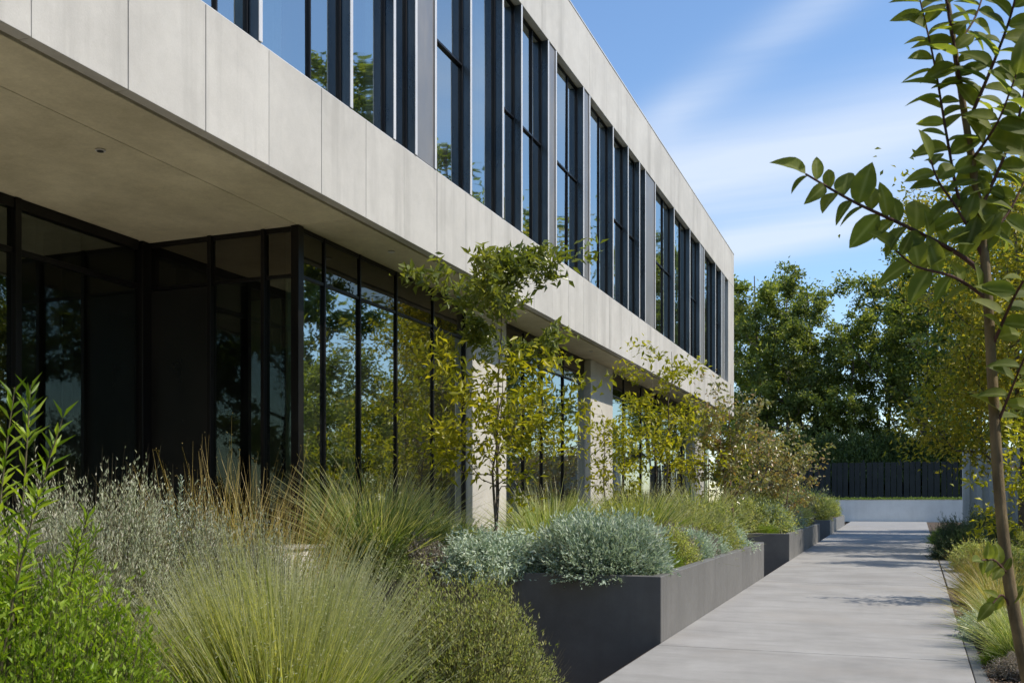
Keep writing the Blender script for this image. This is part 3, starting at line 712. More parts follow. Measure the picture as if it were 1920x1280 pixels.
def tree_meshes(seed, H, tr, crown_z, crown_r, nl, leaf_l, leaf_w, leafm, barkm, limbs=9, subs=6, cl=14, sig=.12, stems=1, lean=0, dome=.5, flat=.45, twigs=True, top=1.0, splay=.1, pow_=1.0):
    """trunk(s), limbs, branches and twigs grown towards an uneven crown; leaves in clusters along the outer twigs"""
    rng = np.random.default_rng(seed)
    polys = []; cpts = []
    for s in range(stems):
        n = 9; t = np.linspace(0, 1, n); a0 = rng.random() * 6.28 + s * 2.2
        off = np.array([math.cos(a0), math.sin(a0)]) * (tr * 1.4 if stems > 1 else 0)
        w = np.cumsum(rng.normal(size=(n, 2)), 0) * H * .009
        P = np.stack([off[0] + w[:, 0] + math.cos(a0) * splay * H * t ** 1.3 * (stems > 1) + lean * t * H, off[1] + w[:, 1] + math.sin(a0) * splay * H * t ** 1.3 * (stems > 1), t * H * (.93 - .1 * s)], 1)
        polys.append((P, tr * (1 - .86 * t ** .9) * (1.0 if s == 0 else .8)))
        for i in range(limbs):
            u = crown_z + (1 - crown_z) * ((i + rng.random() * .7) / limbs) ** pow_ * .97
            q = np.array([np.interp(u, t, P[:, k]) for k in range(3)])
            rel = (u - crown_z) / (1 - crown_z)
            rad = crown_r * (math.sqrt(max(.05, 1 - ((rel - dome * .6) / (1.05 - dome * .3)) ** 2))) * (.62 + .5 * rng.random())
            a = i * 2.4 + rng.random() * .9
            rise = rad * (.25 + .75 * rng.random()) * (1 - .3 * rel)
            m = 6; tt = np.linspace(0, 1, m)
            e = q + np.array([math.cos(a) * rad, math.sin(a) * rad, rise])
            bb = q[None, :] + (e - q)[None, :] * tt[:, None]; bb[:, 2] += np.sin(tt * 3.14) * rad * -.08; bb[1:-1] += rng.normal(size=(m - 2, 3)) * rad * .05
            r0 = tr * (1 - .8 * u) * .5
            polys.append((bb, np.maximum(r0 * (1 - .8 * tt), tr * .03)))
            for j in range(subs):
                v_ = .25 + .75 * (j + rng.random()) / subs
                qq = np.array([np.interp(v_, tt, bb[:, k]) for k in range(3)])
                dd = unit(rng.normal(size=3) + unit(e - q) * .7 + np.array([0, 0, .35])) * rad * (.22 + .28 * rng.random())
                t3 = np.linspace(0, 1, 4); b3 = qq[None, :] + dd[None, :] * t3[:, None]; b3[1:] += rng.normal(size=(3, 3)) * rad * .03
                if twigs: polys.append((b3, np.maximum(r0 * .3 * (1 - .8 * t3), tr * .02)))
                for x in t3[1:]: cpts.append(qq + dd * x)
                cpts.append(qq)
    cp = np.array(cpts)
    wgt = rng.random(len(cp)) ** 2 + .05; wgt /= wgt.sum()
    idx = rng.choice(len(cp), nl, p=wgt)
    P = cp[idx] + rng.normal(size=(nl, 3)) * sig * crown_r * np.array([1, 1, .7])
    D = unit(rng.normal(size=(nl, 3)) + np.array([0, 0, -.15]) + unit(P - np.array([0, 0, H * .5])) * .5)
    ct = rng.random(len(cp)); tint = np.clip(ct[idx] * .6 + rng.random(nl) * .45, 0, 1)
    v, f, t = leaves(P, D, leaf_l * (.65 + .7 * rng.random(nl)), leaf_w * (.7 + .6 * rng.random(nl)), rng, flat=flat, tint=tint)
    v2, f2 = tubes(polys[:stems], 9)
    v3, f3 = tubes(polys[stems:], 5)
    return (mesh_np('foliage', v, f, leafm, t), mesh_np('trunk', v2, f2, barkm, smooth=True), mesh_np('branches', v3, f3, barkm, smooth=True))

def put(kind, meshes, names, x, y, z, label, cat, group=None, rz=0, sc=1.0, sz=None):
    o = thing(kind, (x, y, z), label, cat, group)
    o.rotation_euler = (0, 0, rz); o.scale = (sc, sc, sz if sz else sc)
    for n_, me in zip(names, meshes):
        c = obj(n_, me, o)
        if n_ in ('foliage', 'leaves', 'blades', 'branches', 'stems', 'mulch_chips'): c['kind'] = 'stuff'
    return o

# ------------------------------------------------------------------ foreground planting (left)
def place_px(px, d): return at(px, d)
x, y = at(520, 4.4)
g1 = grass_mesh(11, 6200, 1.06, .42, .0066, .20, L['feather'], seeds=12000, r0=.17, curl=.016, seg=5, up=.75)
put('feather_grass', [g1], ['blades'], x, y, .12, 'large wispy fountain of pale tipped feather grass in the foreground', 'grass')
x, y = at(862, 5.2)
lm, sm = shrub_meshes(12, 2800, .62, 1.08, 20, .024, .0075, L['fine'], .12, upright=.5, leafup=.9)
put('mounding_shrub', [lm, sm], ['leaves', 'stems'], x, y, .20, 'rounded fine textured olive shrub spilling in front of the black planter end', 'shrub')
x, y = at(25, 3.5)
lm, sm = shrub_meshes(13, 3400, .66, 1.5, 22, .032, .012, L['bright'], .16, upright=.5, leafup=.8)
put('bright_shrub', [lm, sm], ['leaves', 'stems'], x, y, .05, 'bright green small leaved shrub filling the bottom left corner', 'shrub')
# sprigs at the left edge
sp1 = sprig_meshes(14, 30, .62, .062, .0085, L['bright'], .25, .25, 60)
x, y = at(60, 4.0); put('upright_shrub', sp1, ['leaves', 'stems'], x, y, .84, 'upright bright green sprigs with narrow leaves behind the bottom left shrub', 'shrub')
sp2 = sprig_meshes(15, 8, 1.4, .085, .015, L['bright'], .13, .10, 60)
x, y = at(-30, 3.3); put('tall_sprig', sp2, ['leaves', 'stems'], x, y, .7, 'tall narrow leaved bright sprig rising at the left edge of the picture', 'plant')
# grey heathers
lmg, smg = shrub_meshes(16, 2800, .62, .98, 24, .020, .0070, L['grey'], .26, upright=.6, leafup=1.0)
for (px, d, z, s, zs, lab) in ((170, 5.3, .52, .95, 1.32, 'grey pink heath shrub behind the bright green corner shrub'),
                           (325, 5.8, .48, .95, 1.25, 'grey green heath shrub just left of the feather grass'),
                           (465, 6.3, .32, .85, 1.3, 'grey heath shrub behind the feather grass below the amber stalks'),
                           (50, 4.7, .42, .8, 1.25, 'pinkish grey heath shrub at the left picture edge under the sprigs'),
                           (625, 7.2, -.1, .85, 1.25, 'pale grey heath shrub between the feather grass and the planter corner')):
    x, y = at(px, d); put('heath_shrub', [lmg, smg], ['leaves', 'stems'], x, y, z, lab, 'shrub', 'grey heath shrubs on the left bed', rz=px * .37, sc=s, sz=zs)
sp3 = sprig_meshes(17, 3, .62, .030, .006, L['silver'], .12, .05, 90)
x, y = at(328, 5.7); put('silver_sprig', sp3, ['leaves', 'stems'], x, y, 1.05, 'single pointed silver sprig standing above the heath by the dark glass', 'plant')
ga = grass_mesh(18, 420, 1.55, .42, .007, .18, L['amber_grass'], seeds=500, r0=.3, curl=.012, seg=5, up=.62)
for (px, d, z, s, lab) in ((385, 7.6, .2, .9, 'amber tipped grass stalks against the dark glass, left clump'), (455, 7.9, .22, .86, 'amber tipped grass stalks against the dark glass, middle clump'), (525, 8.3, .15, .88, 'amber tipped grass stalks beside the glass corner, right clump')):
    x, y = at(px, d); put('amber_grass', [ga], ['blades'], x, y, z + .02, lab, 'grass', 'amber tipped grasses by the glass', rz=px * .1, sc=s)

# low filler foliage on the left bed
lmf, smf = shrub_meshes(19, 500, .45, .5, 20, .030, .009, L['mid'], .3, upright=.3)
lmf2, smf2 = shrub_meshes(20, 650, .45, .5, 20, .024, .006, L['bright'], .3, upright=.4)
rf = random.Random(21)
fill = [(250, 4.6, .25), (330, 4.2, .2), (150, 4.4, .3), (700, 5.4, .15), (780, 6.4, -.1), (640, 6.2, .05), (900, 7.2, -.45), (560, 5.6, .15), (60, 6.5, .2), (230, 7.0, .0), (-60, 4.6, .3), (740, 8.3, -.6), (600, 8.6, -.6), (480, 3.6, .1), (720, 4.6, .1), (260, 3.6, .2)]
labs = ['low leafy filler under the heath shrubs at the left', 'low leafy filler around the foot of the feather grass', 'low leafy filler in front of the planter end']
for i, (px, d, z) in enumerate(fill):
    x, y = at(px, d); put('ground_shrub', [lmf, smf] if i % 2 else [lmf2, smf2], ['leaves', 'stems'], x, y, gz(-5, y) - .02, labs[0] if px < 300 else labs[1] if px < 640 else labs[2], 'shrub', labs[0 if px < 300 else 1 if px < 640 else 2].replace('filler', 'fillers'), rz=i * 1.3, sc=1.0 + .3 * rf.random(), sz=1.3)

# ------------------------------------------------------------------ planter planting
gg = [grass_mesh(31, 1500, 1.2, .85, .013, .25, L['green_grass'], seeds=900, r0=.26, curl=.03, seg=4, up=.6),
      grass_mesh(32, 1500, 1.15, .75, .012, .25, L['green_grass'], seeds=900, r0=.3, curl=.03, seg=4, up=.65)]
grasses = [(705, 12.1, 1.0, 'spiky green grass clump at the left end of the nearest planter'), (1035, 13.9, .92, 'green grass clump right of the first slender tree trunks'),
           (1195, 15.8, .95, 'pale green grass clump right of the second concrete pier'), (1285, 16.5, .72, 'lower grass clump near the far front corner of the nearest planter'), (830, 13.4, .62, 'small bright grass clump left of the first tree trunks')]
for i, (px, d, s, lab) in enumerate(grasses):
    x, y = at(px, d); x = min(x, pathL(y) - 1.15 * s); put('grass_clump', [gg[i % 2]], ['blades'], x, y, .62, lab, 'grass', 'green grass clumps in the planters', rz=i * 2.1, sc=s)
lms, sms = shrub_meshes(33, 1500, .62, .66, 18, .040, .014, L['silver'], .16, upright=.35, leafup=1.0)
lms2, sms2 = shrub_meshes(34, 1200, .66, .62, 18, .045, .015, L['silver'], .28, upright=.2)
lmp, smp = shrub_meshes(35, 1200, .6, .58, 18, .034, .012, L['purple'], .28, upright=.3)
lmo, smo = shrub_meshes(36, 1200, .6, .6, 18, .036, .012, L['fine'], .25, upright=.4)
SH = {'s': ([lms, sms], 'silver_shrub'), 't': ([lms2, sms2], 'silver_shrub'), 'p': ([lmp, smp], 'purple_shrub'), 'o': ([lmo, smo], 'olive_shrub'), 'b': ([lmf2, smf2], 'green_shrub'), 'm': ([lmf, smf], 'green_shrub')}
shr = [('s', 1128, 11.55, 1.28, 'dense silver blue mound at the front corner of the nearest planter'),
       ('t', 905, 11.7, 1.15, 'loose silver green shrub below the first slender tree'),
       ('p', 815, 11.85, .8, 'purple tinged low shrub left of the loose silver shrub'),
       ('p', 1005, 11.75, .72, 'purple brown shrub between the two silver shrubs'),
       ('o', 985, 12.7, .85, 'olive shrub behind the purple brown shrub in the nearest planter'),
       ('b', 800, 12.6, 1.1, 'bright green leafy shrub behind the planter rim, left of the trees'),
       ('b', 880, 13.6, 1.0, 'bright green leafy shrub at the foot of the first tree'),
       ('m', 720, 11.55, 1.0, 'dark green shrub under the left grass clump'),
       ('b', 1215, 13.2, .9, 'yellow green low shrub behind the silver mound'),
       ('o', 1285, 13.6, .85, 'olive shrub leaning over the planter rim right of the silver mound'),
       ('b', 1262, 12.9, .55, 'small yellow green tuft on the rim beside the silver mound'),
       ('m', 1110, 13.4, 1.0, 'dark green shrub behind the silver mound'),
       ('p', 1330, 15.2, 1.0, 'purple grey shrub midway along the nearest planter'),
       ('o', 1345, 16.4, 1.1, 'olive shrub toward the far end of the nearest planter'),
       ('t', 1375, 18.4, 1.15, 'silver shrub at the far end of the nearest planter'),
       ('o', 1290, 17.5, 1.5, 'tall olive shrub deep in the nearest planter below the second tree'),
       ('o', 1130, 16.0, 1.5, 'olive shrub against the second concrete pier'),
       ('m', 1330, 19.2, 1.6, 'dark green shrub at the back of the nearest planter far end'),
       ('s', 1452, 28.6, 1.6, 'silver mound at the near end of the middle planter'),
       ('t', 1478, 32.5, 1.4, 'silver shrub halfway along the middle planter'),
       ('p', 1462, 32.0, 2.2, 'purple grey shrub standing above the silver mound in the middle planter'),
       ('o', 1408, 28.5, 1.9, 'olive shrub at the near back of the middle planter'),
       ('m', 1430, 33.0, 2.3, 'dark green shrub at the back of the middle planter'),
       ('b', 1498, 32.0, .9, 'bright green tuft on the rim of the middle planter'),
       ('o', 1505, 37.0, 1.9, 'olive shrub at the far end of the middle planter'),
       ('p', 1500, 40.0, 2.2, 'purple grey shrub behind the far end of the middle planter'),
       ('o', 1535, 50.5, 2.3, 'olive mound at the near end of the farthest planter'),
       ('m', 1560, 58.0, 2.3, 'dark green mound midway along the farthest planter'),
       ('o', 1572, 66.0, 2.2, 'olive mound at the far end of the farthest planter'),
       ('m', 1515, 54.0, 2.8, 'dark green mound at the back of the farthest planter')]
shr += [('t', 1070, 12.6, 1.0, 'pale silver shrub behind and left of the silver blue mound'), ('s', 1305, 14.6, .85, 'second silver mound on the path side of the nearest planter'), ('b', 950, 12.0, .7, 'bright green tuft between the loose silver and purple shrubs'),
        ('b', 1245, 12.5, .75, 'bright green tuft right behind the silver blue mound'), ('t', 1320, 15.9, .8, 'loose silver shrub on the path side, midway along'), ('p', 1240, 14.0, 1.0, 'mauve shrub between the grass clumps'), ('m', 770, 12.0, .9, 'mid green shrub on the left rim of the nearest planter'), ('o', 850, 12.4, 1.0, 'olive shrub in front of the first tree trunks')]
for i, (k, px, d, s, lab) in enumerate(shr):
    x, y = at(px, d); ms, nm = SH[k]
    s *= 1.15; x = min(x, pathL(y) - .12 - .5 * s)
    put(nm, ms, ['leaves', 'stems'], x, y, .6, lab, 'shrub', rz=i * 1.7, sc=s, sz=s * (1.0 if k in 'st' else 1.2))
rk = random.Random(77)
more = [('green_shrub', 'b'), ('olive_shrub', 'o'), ('green_shrub', 'b'), ('purple_shrub', 'p'), ('silver_shrub', 't')]
spots = [(11.3, .55), (11.5, 1.9), (12.3, 1.0), (12.6, 2.5), (13.4, .55), (13.9, 1.5), (14.6, .7), (15.3, 1.9), (15.6, .5), (16.5, 1.1), (17.2, .55), (17.9, 1.6), (18.5, .6), (19.3, 1.1), (19.9, .55), (28.2, .6), (29.6, 1.2), (31.0, .6), (33.2, .7), (35.5, .7), (37.5, 1.0), (40.3, .7)]
wh = ['beside the rim near the front corner', 'in the middle of the bed near the front corner', 'behind the silver mound', 'deep in the bed between the grass clumps', 'on the path side rim past the silver mound', 'amid the grass clumps', 'on the rim beside the tall grass clump', 'deep in the bed behind the grass clump', 'on the rim midway along', 'one step back from the rim midway along', 'on the rim beyond the midpoint', 'deep in the bed beyond the midpoint', 'on the rim near the far corner', 'one step back near the far corner', 'in the far corner of the bed'] + ['at the near corner', 'one step back near its near corner', 'on the rim before its midpoint', 'on the rim at its midpoint', 'on the rim past its midpoint', 'one step back past its midpoint', 'on the rim near its far corner']
for i, (yv, off) in enumerate(spots):
    nm, kk = more[(i * 2 + i // 3) % 5]; sc_ = (.62 if off < .8 else 1.25) * (1 if yv < 25 else 1.35)
    put(nm, SH[kk][0], ['leaves', 'stems'], pathL(yv) - off - .12, yv, .6, 'small ' + nm.split('_')[0] + (' shrub ' if kk in 'bm' else ' filler shrub ') + wh[i] + (', nearest planter' if yv < 25 else ', middle planter'), 'shrub', rz=rk.random() * 6, sc=sc_, sz=sc_ * 1.15)
far_g = [(1395, 21.0, 1.0, 'green grass clump at the back corner of the nearest planter'), (1430, 30.5, 1.2, 'green grass clump at the back of the middle planter'), (1490, 35.0, 1.1, 'green grass clump behind the middle planter rim'), (1548, 54.0, 1.5, 'green grass clump in the farthest planter')]
for i, (px, d, s, lab) in enumerate(far_g):
    if i == 0: d = 19.0; px = 1350
    x, y = at(px, d); x = min(x, pathL(y) - 1.1 * s); put('grass_clump', [gg[i % 2]], ['blades'], x, y, .62, lab, 'grass', 'green grass clumps in the planters', rz=i * 1.1 + .4, sc=s)
# low planting along the back of the nearest planter
for i, (px, d) in enumerate([(960, 14.6), (1060, 15.6), (1160, 17.2), (1225, 18.6), (1275, 20.5), (760, 12.9)]):
    x, y = at(px, d); put('green_shrub', SH['m' if i % 2 else 'b'][0], ['leaves', 'stems'], x, y, .6, ('leafy green shrub against the glass right behind the first slender tree', 'leafy green shrub against the second pier foot, left side', 'leafy green shrub against the second pier foot, right side', 'leafy green shrub behind the second slender tree against the glass', 'leafy green shrub farthest along the back of the nearest planter', 'leafy green shrub against the glass behind the spiky left grass clump')[i], 'shrub', 'leafy green shrubs at the back of the nearest planter', rz=i * 2.3, sc=1.4)

# ------------------------------------------------------------------ slender planter trees
def ptree(seed, px, d, H, cz, cr, nl, leafm, label, stems=2, ll=.11, lw=.045, tr=.028, barkm='bark', limbs=10, subs=5, sig=.09, z=.62, **k):
    fo, tk, br = tree_meshes(seed, H, tr, cz, cr, nl, ll, lw, L[leafm], M[barkm], limbs=limbs, subs=subs, sig=sig, stems=stems, **k)
    x, y = at(px, d)
    return put('slender_tree', [fo, tk, br], ['foliage', 'trunk', 'branches'], x, y, z, label, 'tree', 'slender young trees in the planters')
# first tree: a yellow-green lower crown and a darker top crown
x, y = at(918, 12.3)
t1 = thing('slender_tree', (x, y, .62), 'first slender tree, yellow green below and darker above, in front of the concrete fascia', 'tree', 'slender young trees in the planters')
fo, tk, br = tree_meshes(41, 2.75, .026, .42, 1.22, 2300, .115, .045, L['yellow_tree'], M['bark'], limbs=11, subs=4, sig=.07, stems=2, splay=.06, dome=.3)
for n_, me in (('foliage', fo), ('trunk', tk), ('branches', br)):
    c = obj(n_, me, t1)
    if n_ != 'trunk': c['kind'] = 'stuff'
fo, tk, br = tree_meshes(44, 4.3, .024, .68, 1.0, 2700, .13, .050, L['dark_small'], M['bark'], limbs=9, subs=5, sig=.08, stems=1, lean=.03, dome=.2)
for n_, me in (('foliage', fo), ('trunk', tk), ('branches', br)):
    c = obj(n_, me, t1)
    if n_ != 'trunk': c['kind'] = 'stuff'
ptree(46, 1245, 18.6, 4.0, .36, .95, 1700, 'yellow_tree', 'second slender tree, sparse and yellow, beside the second concrete pier', stems=2, ll=.12, lw=.05, splay=.05)
ptree(47, 1150, 16.2, 2.6, .36, .65, 900, 'yellow_tree', 'small yellow leaved tree between the first and second slender trees', stems=2, ll=.10, lw=.045, tr=.018, splay=.1)
ptree(48, 1372, 20.0, 3.6, .32, .80, 1900, 'red_tree', 'third slender tree with reddish stems and rust tinted leaves', stems=3, ll=.10, lw=.055, barkm='bark_red', tr=.03, splay=.07)
ptree(49, 1462, 29.0, 3.3, .26, 1.25, 2800, 'red_tree', 'low rounded pinkish green tree in the middle planter', stems=3, ll=.12, lw=.065, barkm='bark_red', splay=.12, dome=.45)
ptree(51, 1925, 15.0, 2.9, .3, .9, 1500, 'yellow_tree', 'yellow green sapling standing in the right bed behind the leaning trunk', stems=2, ll=.11, lw=.05, tr=.02, z=-.03)
ptree(50, 1330, 20.5, 3.0, .35, .7, 1000, 'yellow_tree', 'small yellow tree behind the reddish one against the glass', stems=2, ll=.11, lw=.05, tr=.02)

# ------------------------------------------------------------------ right-hand bed
# leaning young tree close to the camera, large leaves as single parts
def big_leaf_me(seed, l=.16, w=.078, curl=.25):
    rng = random.Random(seed); bm = bmesh.new(); rows = []
    n = 9
    for i in range(n):
        t = i / (n - 1)
        ww = w * .5 * (math.sin(math.pi * min(1, t ** .85)) ** .8) if 0 < t < 1 else .001
        if i == n - 1: ww = .0008
        y_ = l * t; z_ = -curl * l * t * t
        rag = 1 + .05 * rng.uniform(-1, 1)
        rows.append([bm.verts.new((-ww * rag, y_, z_ + ww * .45)), bm.verts.new((0, y_, z_)), bm.verts.new((ww * rag, y_, z_ + ww * .45))])
    for i in range(n - 1):
        for j in range(2): bm.faces.new((rows[i][j], rows[i][j + 1], rows[i + 1][j + 1], rows[i + 1][j]))
    me = bpy.data.meshes.new('leaf'); bm.to_mesh(me); bm.free(); me.materials.append(L['big_leaf'])
    a = me.color_attributes.new('tint', 'FLOAT_COLOR', 'POINT'); tv = rng.random()
    for k_, d_ in enumerate(a.data): d_.color = (min(1, max(0, tv * .7 + rng.uniform(0, .3))), 1.0 if k_ % 3 == 1 else .1, 1, 1)
    for p_ in me.polygons: p_.use_smooth = True
    return me
leaf_mes = [big_leaf_me(i, .16, .078 + .01 * (i % 3), .12 + .12 * (i % 4)) for i in range(8)]
DN = 3.0
tk_px = [(1762, -60), (1778, 10), (1800, 160), (1828, 340), (1848, 500), (1860, 700), (1872, 900), (1888, 1060), (1912, 1200), (1955, 1400), (2010, 1600), (2075, 1800), (2140, 1870)]
tk_pts = []
for i, (px, py) in enumerate(tk_px):
    d = DN + .0 * i
    tk_pts.append(at(px, d, py))
basez = tk_pts[-1]
nt = thing('young_tree', (basez[0], basez[1], basez[2]), 'leaning young tree with large pointed leaves close on the right edge', 'tree')
rad = [.008, .011, .014, .018, .021, .023, .025, .027, .029, .031, .034, .038, .042]
def spline(pts, radii, m=5):
    P = np.array(pts); t = np.arange(len(P)); tt = np.linspace(0, len(P) - 1, (len(P) - 1) * m + 1)
    from math import floor
    out = []
    for q in tt:
        i = min(int(q), len(P) - 2); u = q - i
        p0 = P[max(i - 1, 0)]; p1 = P[i]; p2 = P[i + 1]; p3 = P[min(i + 2, len(P) - 1)]
        out.append(.5 * ((2 * p1) + (-p0 + p2) * u + (2 * p0 - 5 * p1 + 4 * p2 - p3) * u * u + (-p0 + 3 * p1 - 3 * p2 + p3) * u ** 3))
    return np.array(out), np.interp(tt, t, radii)
P_, R_ = spline(tk_pts, rad); v, f = tubes([(P_, R_ * .66)], 10)
worldpart('trunk', mesh_np('trunk', v, f, M['bark_near'], smooth=True), nt)
def add_leaf(base, tipv, size, roll, k):
    """leaf from base pointing along tipv"""
    d = Vector(tipv).normalized(); upv = Vector((0, 0, 1)); vd = Vector((ST, -CT, 0))  # faces roughly the viewer / sky
    s = d.cross(upv * .6 + vd * .7).normalized() if True else None
    nrm = s.cross(d)
    m = Matrix((s, d, nrm)).transposed().to_4x4()
    m = m @ Matrix.Rotation(roll, 4, 'Y')
    o = bpy.data.objects.new('leaf', leaf_mes[k % len(leaf_mes)]); C.objects.link(o); o.parent = nt
    o.matrix_local = Matrix.Translation(Vector(base) - nt.location) @ m @ Matrix.Scale(size, 4)
    return o
rl = random.Random(5)
def branch(pxs, r0, r1, spacing, size, dspread=.0, left=None, dd=0.0, name='branch', ang=(50, 75), skip=0.0):
    pts = [at(px, DN + dd * (i / (len(pxs) - 1)), py) for i, (px, py) in enumerate(pxs)]
    P_, R_ = spline(pts, list(np.linspace(r0, r1, len(pts))), 6)
    v, f = tubes([(P_, R_)], 7)
    worldpart(name, mesh_np(name, v, f, M['twig'], smooth=True), nt)
    seglen = np.linalg.norm(np.diff(P_, axis=0), axis=1); cum = np.concatenate([[0], np.cumsum(seglen)]); s = skip; k = rl.randrange(8); sd_ = 1
    while s < cum[-1]:
        b = np.array([np.interp(s, cum, P_[:, j]) for j in range(3)]); i = min(int(np.searchsorted(cum, s)), len(P_) - 1); ax = unit(P_[i] - P_[i - 1])
        vd = np.array([ST, -CT, 0.]); sv = unit(np.cross(ax, vd))
        a = math.radians(rl.uniform(*ang)); dv = ax * math.cos(a) + sv * sd_ * math.sin(a) + vd * rl.uniform(-.5, .5) + np.array([0, 0, -.1])
        add_leaf(b, dv, size * rl.uniform(.7, 1.15) * (1.1 - .35 * abs(s / cum[-1] - .4)), rl.uniform(-.6, .6), k); k += 1
        sd_ = -sd_; s += spacing * rl.uniform(.7, 1.3)
    e = P_[-1]; ax = unit(P_[-1] - P_[-3]); add_leaf(e, ax + np.array([0, 0, .1]), size, 0, k); return P_
branch([(1850, 520), (1800, 478), (1700, 425), (1600, 378), (1510, 326)], .0085, .003, .024, .68, ang=(45, 80), skip=.10)
for (pxs, r0, sp, sz) in (([(1846, 490), (1800, 380), (1776, 260), (1752, 120), (1725, 0)], .006, .021, .62),
                      ([(1806, 190), (1790, 90), (1775, 0), (1765, -80)], .005, .021, .6),
                      ([(1835, 400), (1880, 300), (1915, 200), (1935, 60)], .006, .020, .62),
                      ([(1815, 230), (1858, 130), (1895, 30), (1915, -60)], .006, .020, .6),
                      ([(1790, 90), (1830, 30), (1850, -40)], .004, .022, .5),
                      ([(1860, 650), (1900, 560), (1935, 500)], .006, .022, .7), ([(1842, 450), (1890, 400), (1925, 330)], .006, .02, .7), ([(1822, 300), (1870, 230), (1905, 140)], .005, .02, .7), ([(1845, 480), (1800, 400), (1760, 340), (1745, 300)], .005, .024, .6), ([(1868, 800), (1900, 720), (1925, 660)], .005, .024, .6),
                      ([(1850, 560), (1790, 520), (1720, 500), (1680, 470)], .006, .035, .62),
                      ([(1888, 1075), (1865, 1050), (1840, 1050)], .004, .025, .38),
                      ([(1900, 1150), (1880, 1115), (1862, 1130)], .004, .03, .42)):
    branch(pxs, r0, .0022, sp, sz, ang=(45, 80), skip=.03, dd=rl.uniform(-.2, .2))

# plants along the right edge of the path
jm = [shrub_meshes(61, 1700, 1.0, 1.25, 26, .065, .012, L['juniper'], .28, upright=-.1, stem_w=.008, leafup=1.1)]
x, y = 1.72, 29.5
put('juniper', jm[0], ['leaves', 'stems'], x, y, -.03, 'dark green spreading juniper overhanging the far right edge of the path', 'shrub', sz=1.15, sc=1.0)
put('juniper', jm[0], ['leaves', 'stems'], 2.7, 33.5, -.03, 'dark juniper behind the one overhanging the path', 'shrub', rz=1.4, sz=1.35, sc=1.15)
put('juniper', jm[0], ['leaves', 'stems'], 3.3, 40, -.03, 'farthest dark juniper on the right before the end wall', 'shrub', rz=2.4, sz=1.2, sc=1.1)
x, y = at(1768, 28.3); put('green_shrub', SH['b'][0], ['leaves', 'stems'], x + .05, y, .35, 'pale yellow green shrub glowing in front of the dark juniper', 'shrub', sc=1.35)
gr = grass_mesh(62, 900, .85, .7, .008, .3, L['amber_grass'], seeds=300, r0=.12, seg=4, up=.6)
gr2 = grass_mesh(63, 1100, .75, .75, .007, .3, L['green_grass'], seeds=300, r0=.14, seg=4, up=.6)
RB = [('grass_tuft', [gr], ['blades'], 1842, 15.0, 1.05, 'yellow amber grass tuft beside the side path on the right', 'grass'),
      ('grass_tuft', [gr], ['blades'], 1868, 12.0, .9, 'amber grass tuft nearer than the side path on the right', 'grass'),
      ('grass_tuft', [gr2], ['blades'], 1850, 13.2, .8, 'green grass tuft between the two amber ones on the right', 'grass'),
      ('grass_tuft', [gr2], ['blades'], 1880, 10.3, .8, 'green grass tuft beside the leaning trunk', 'grass'),
      ('grass_tuft', [gr2], ['blades'], 1905, 9.2, .85, 'silvery green grass tuft at the lower right picture edge', 'grass'),
      ('green_shrub', SH['b'][0], ['leaves', 'stems'], 1900, 11.2, .9, 'bright leafy shrub behind the leaning trunk', 'shrub'),
      ('olive_shrub', SH['o'][0], ['leaves', 'stems'], 1885, 9.8, .5, 'small olive shrub on the mulch by the leaning trunk', 'shrub'),
      ('purple_shrub', SH['p'][0], ['leaves', 'stems'], 1905, 8.6, .55, 'small brownish shrub on the mulch in the lower right corner', 'shrub'),
      ('green_shrub', SH['m'][0], ['leaves', 'stems'], 1915, 14.0, 1.6, 'dark leafy shrub behind the grasses on the right', 'shrub'),
      ('green_shrub', SH['m'][0], ['leaves', 'stems'], 1890, 18.0, 1.8, 'dark leafy shrub beside the side path', 'shrub')]
for i, (nm, ms, names, px, d, s, lab, cat) in enumerate(RB):
    x, y = at(px, d); x = max(x + .08, pathR(y) + .38)
    put(nm, ms, names, x, y, -.03, lab, cat, rz=i * 1.9, sc=s)
for i, (px, d, k, s_, lab) in enumerate([(1850, 22.0, 'o', 1.5, 'olive shrub past the side path before the juniper'), (1885, 16.3, 'b', 1.5, 'bright bushy shrub at the corner of the side path'), (1868, 11.0, 't', .7, 'silver shrub among the grass tufts on the right'), (1885, 9.3, 'b', .6, 'low bright shrub spilling to the kerb near the leaning trunk'), (1912, 10.6, 'p', .9, 'mauve shrub half behind the leaning trunk')]):
    x, y = at(px, d); put(SH[k][1], SH[k][0], ['leaves', 'stems'], max(x, pathR(y) + .45 * s_), y, -.03, lab, 'shrub', rz=i, sc=s_)
# right bed, out of the frame mostly, seen in the glass
for i in range(10):
    put('green_shrub', SH['mobp'[i % 4]][0], ['leaves', 'stems'], 3.0 + (i % 3) * 1.1, 4 + i * 3.3, -.03, 'leafy shrub in the right bed beyond the picture edge', 'shrub', 'leafy shrubs in the right bed beyond the picture edge', rz=i * 1.1, sc=1.8)
# mulch chips
def chips(name, n, fx, seed):
    rng = np.random.default_rng(seed); P = np.array([fx(rng) for _ in range(n)])
    D = rng.normal(size=(n, 3)) * np.array([1, 1, .25]); v, f, t = leaves(P, D, .03 + .04 * rng.random(n), .014 + .012 * rng.random(n), rng, flat=.8)
    o = obj(name, mesh_np(name, v, f, M['chip'], t)); return o
def fr(rng):
    y_ = 5 + rng.random() ** 1.4 * 15; return (pathR(y_) + .12 + rng.random() ** 1.3 * 1.6, y_, -.022 + .02 * rng.random())
tag(chips('mulch_chips', 9000, fr, 3), 'loose bark mulch chips along the right edge of the path', 'mulch', kind='stuff')

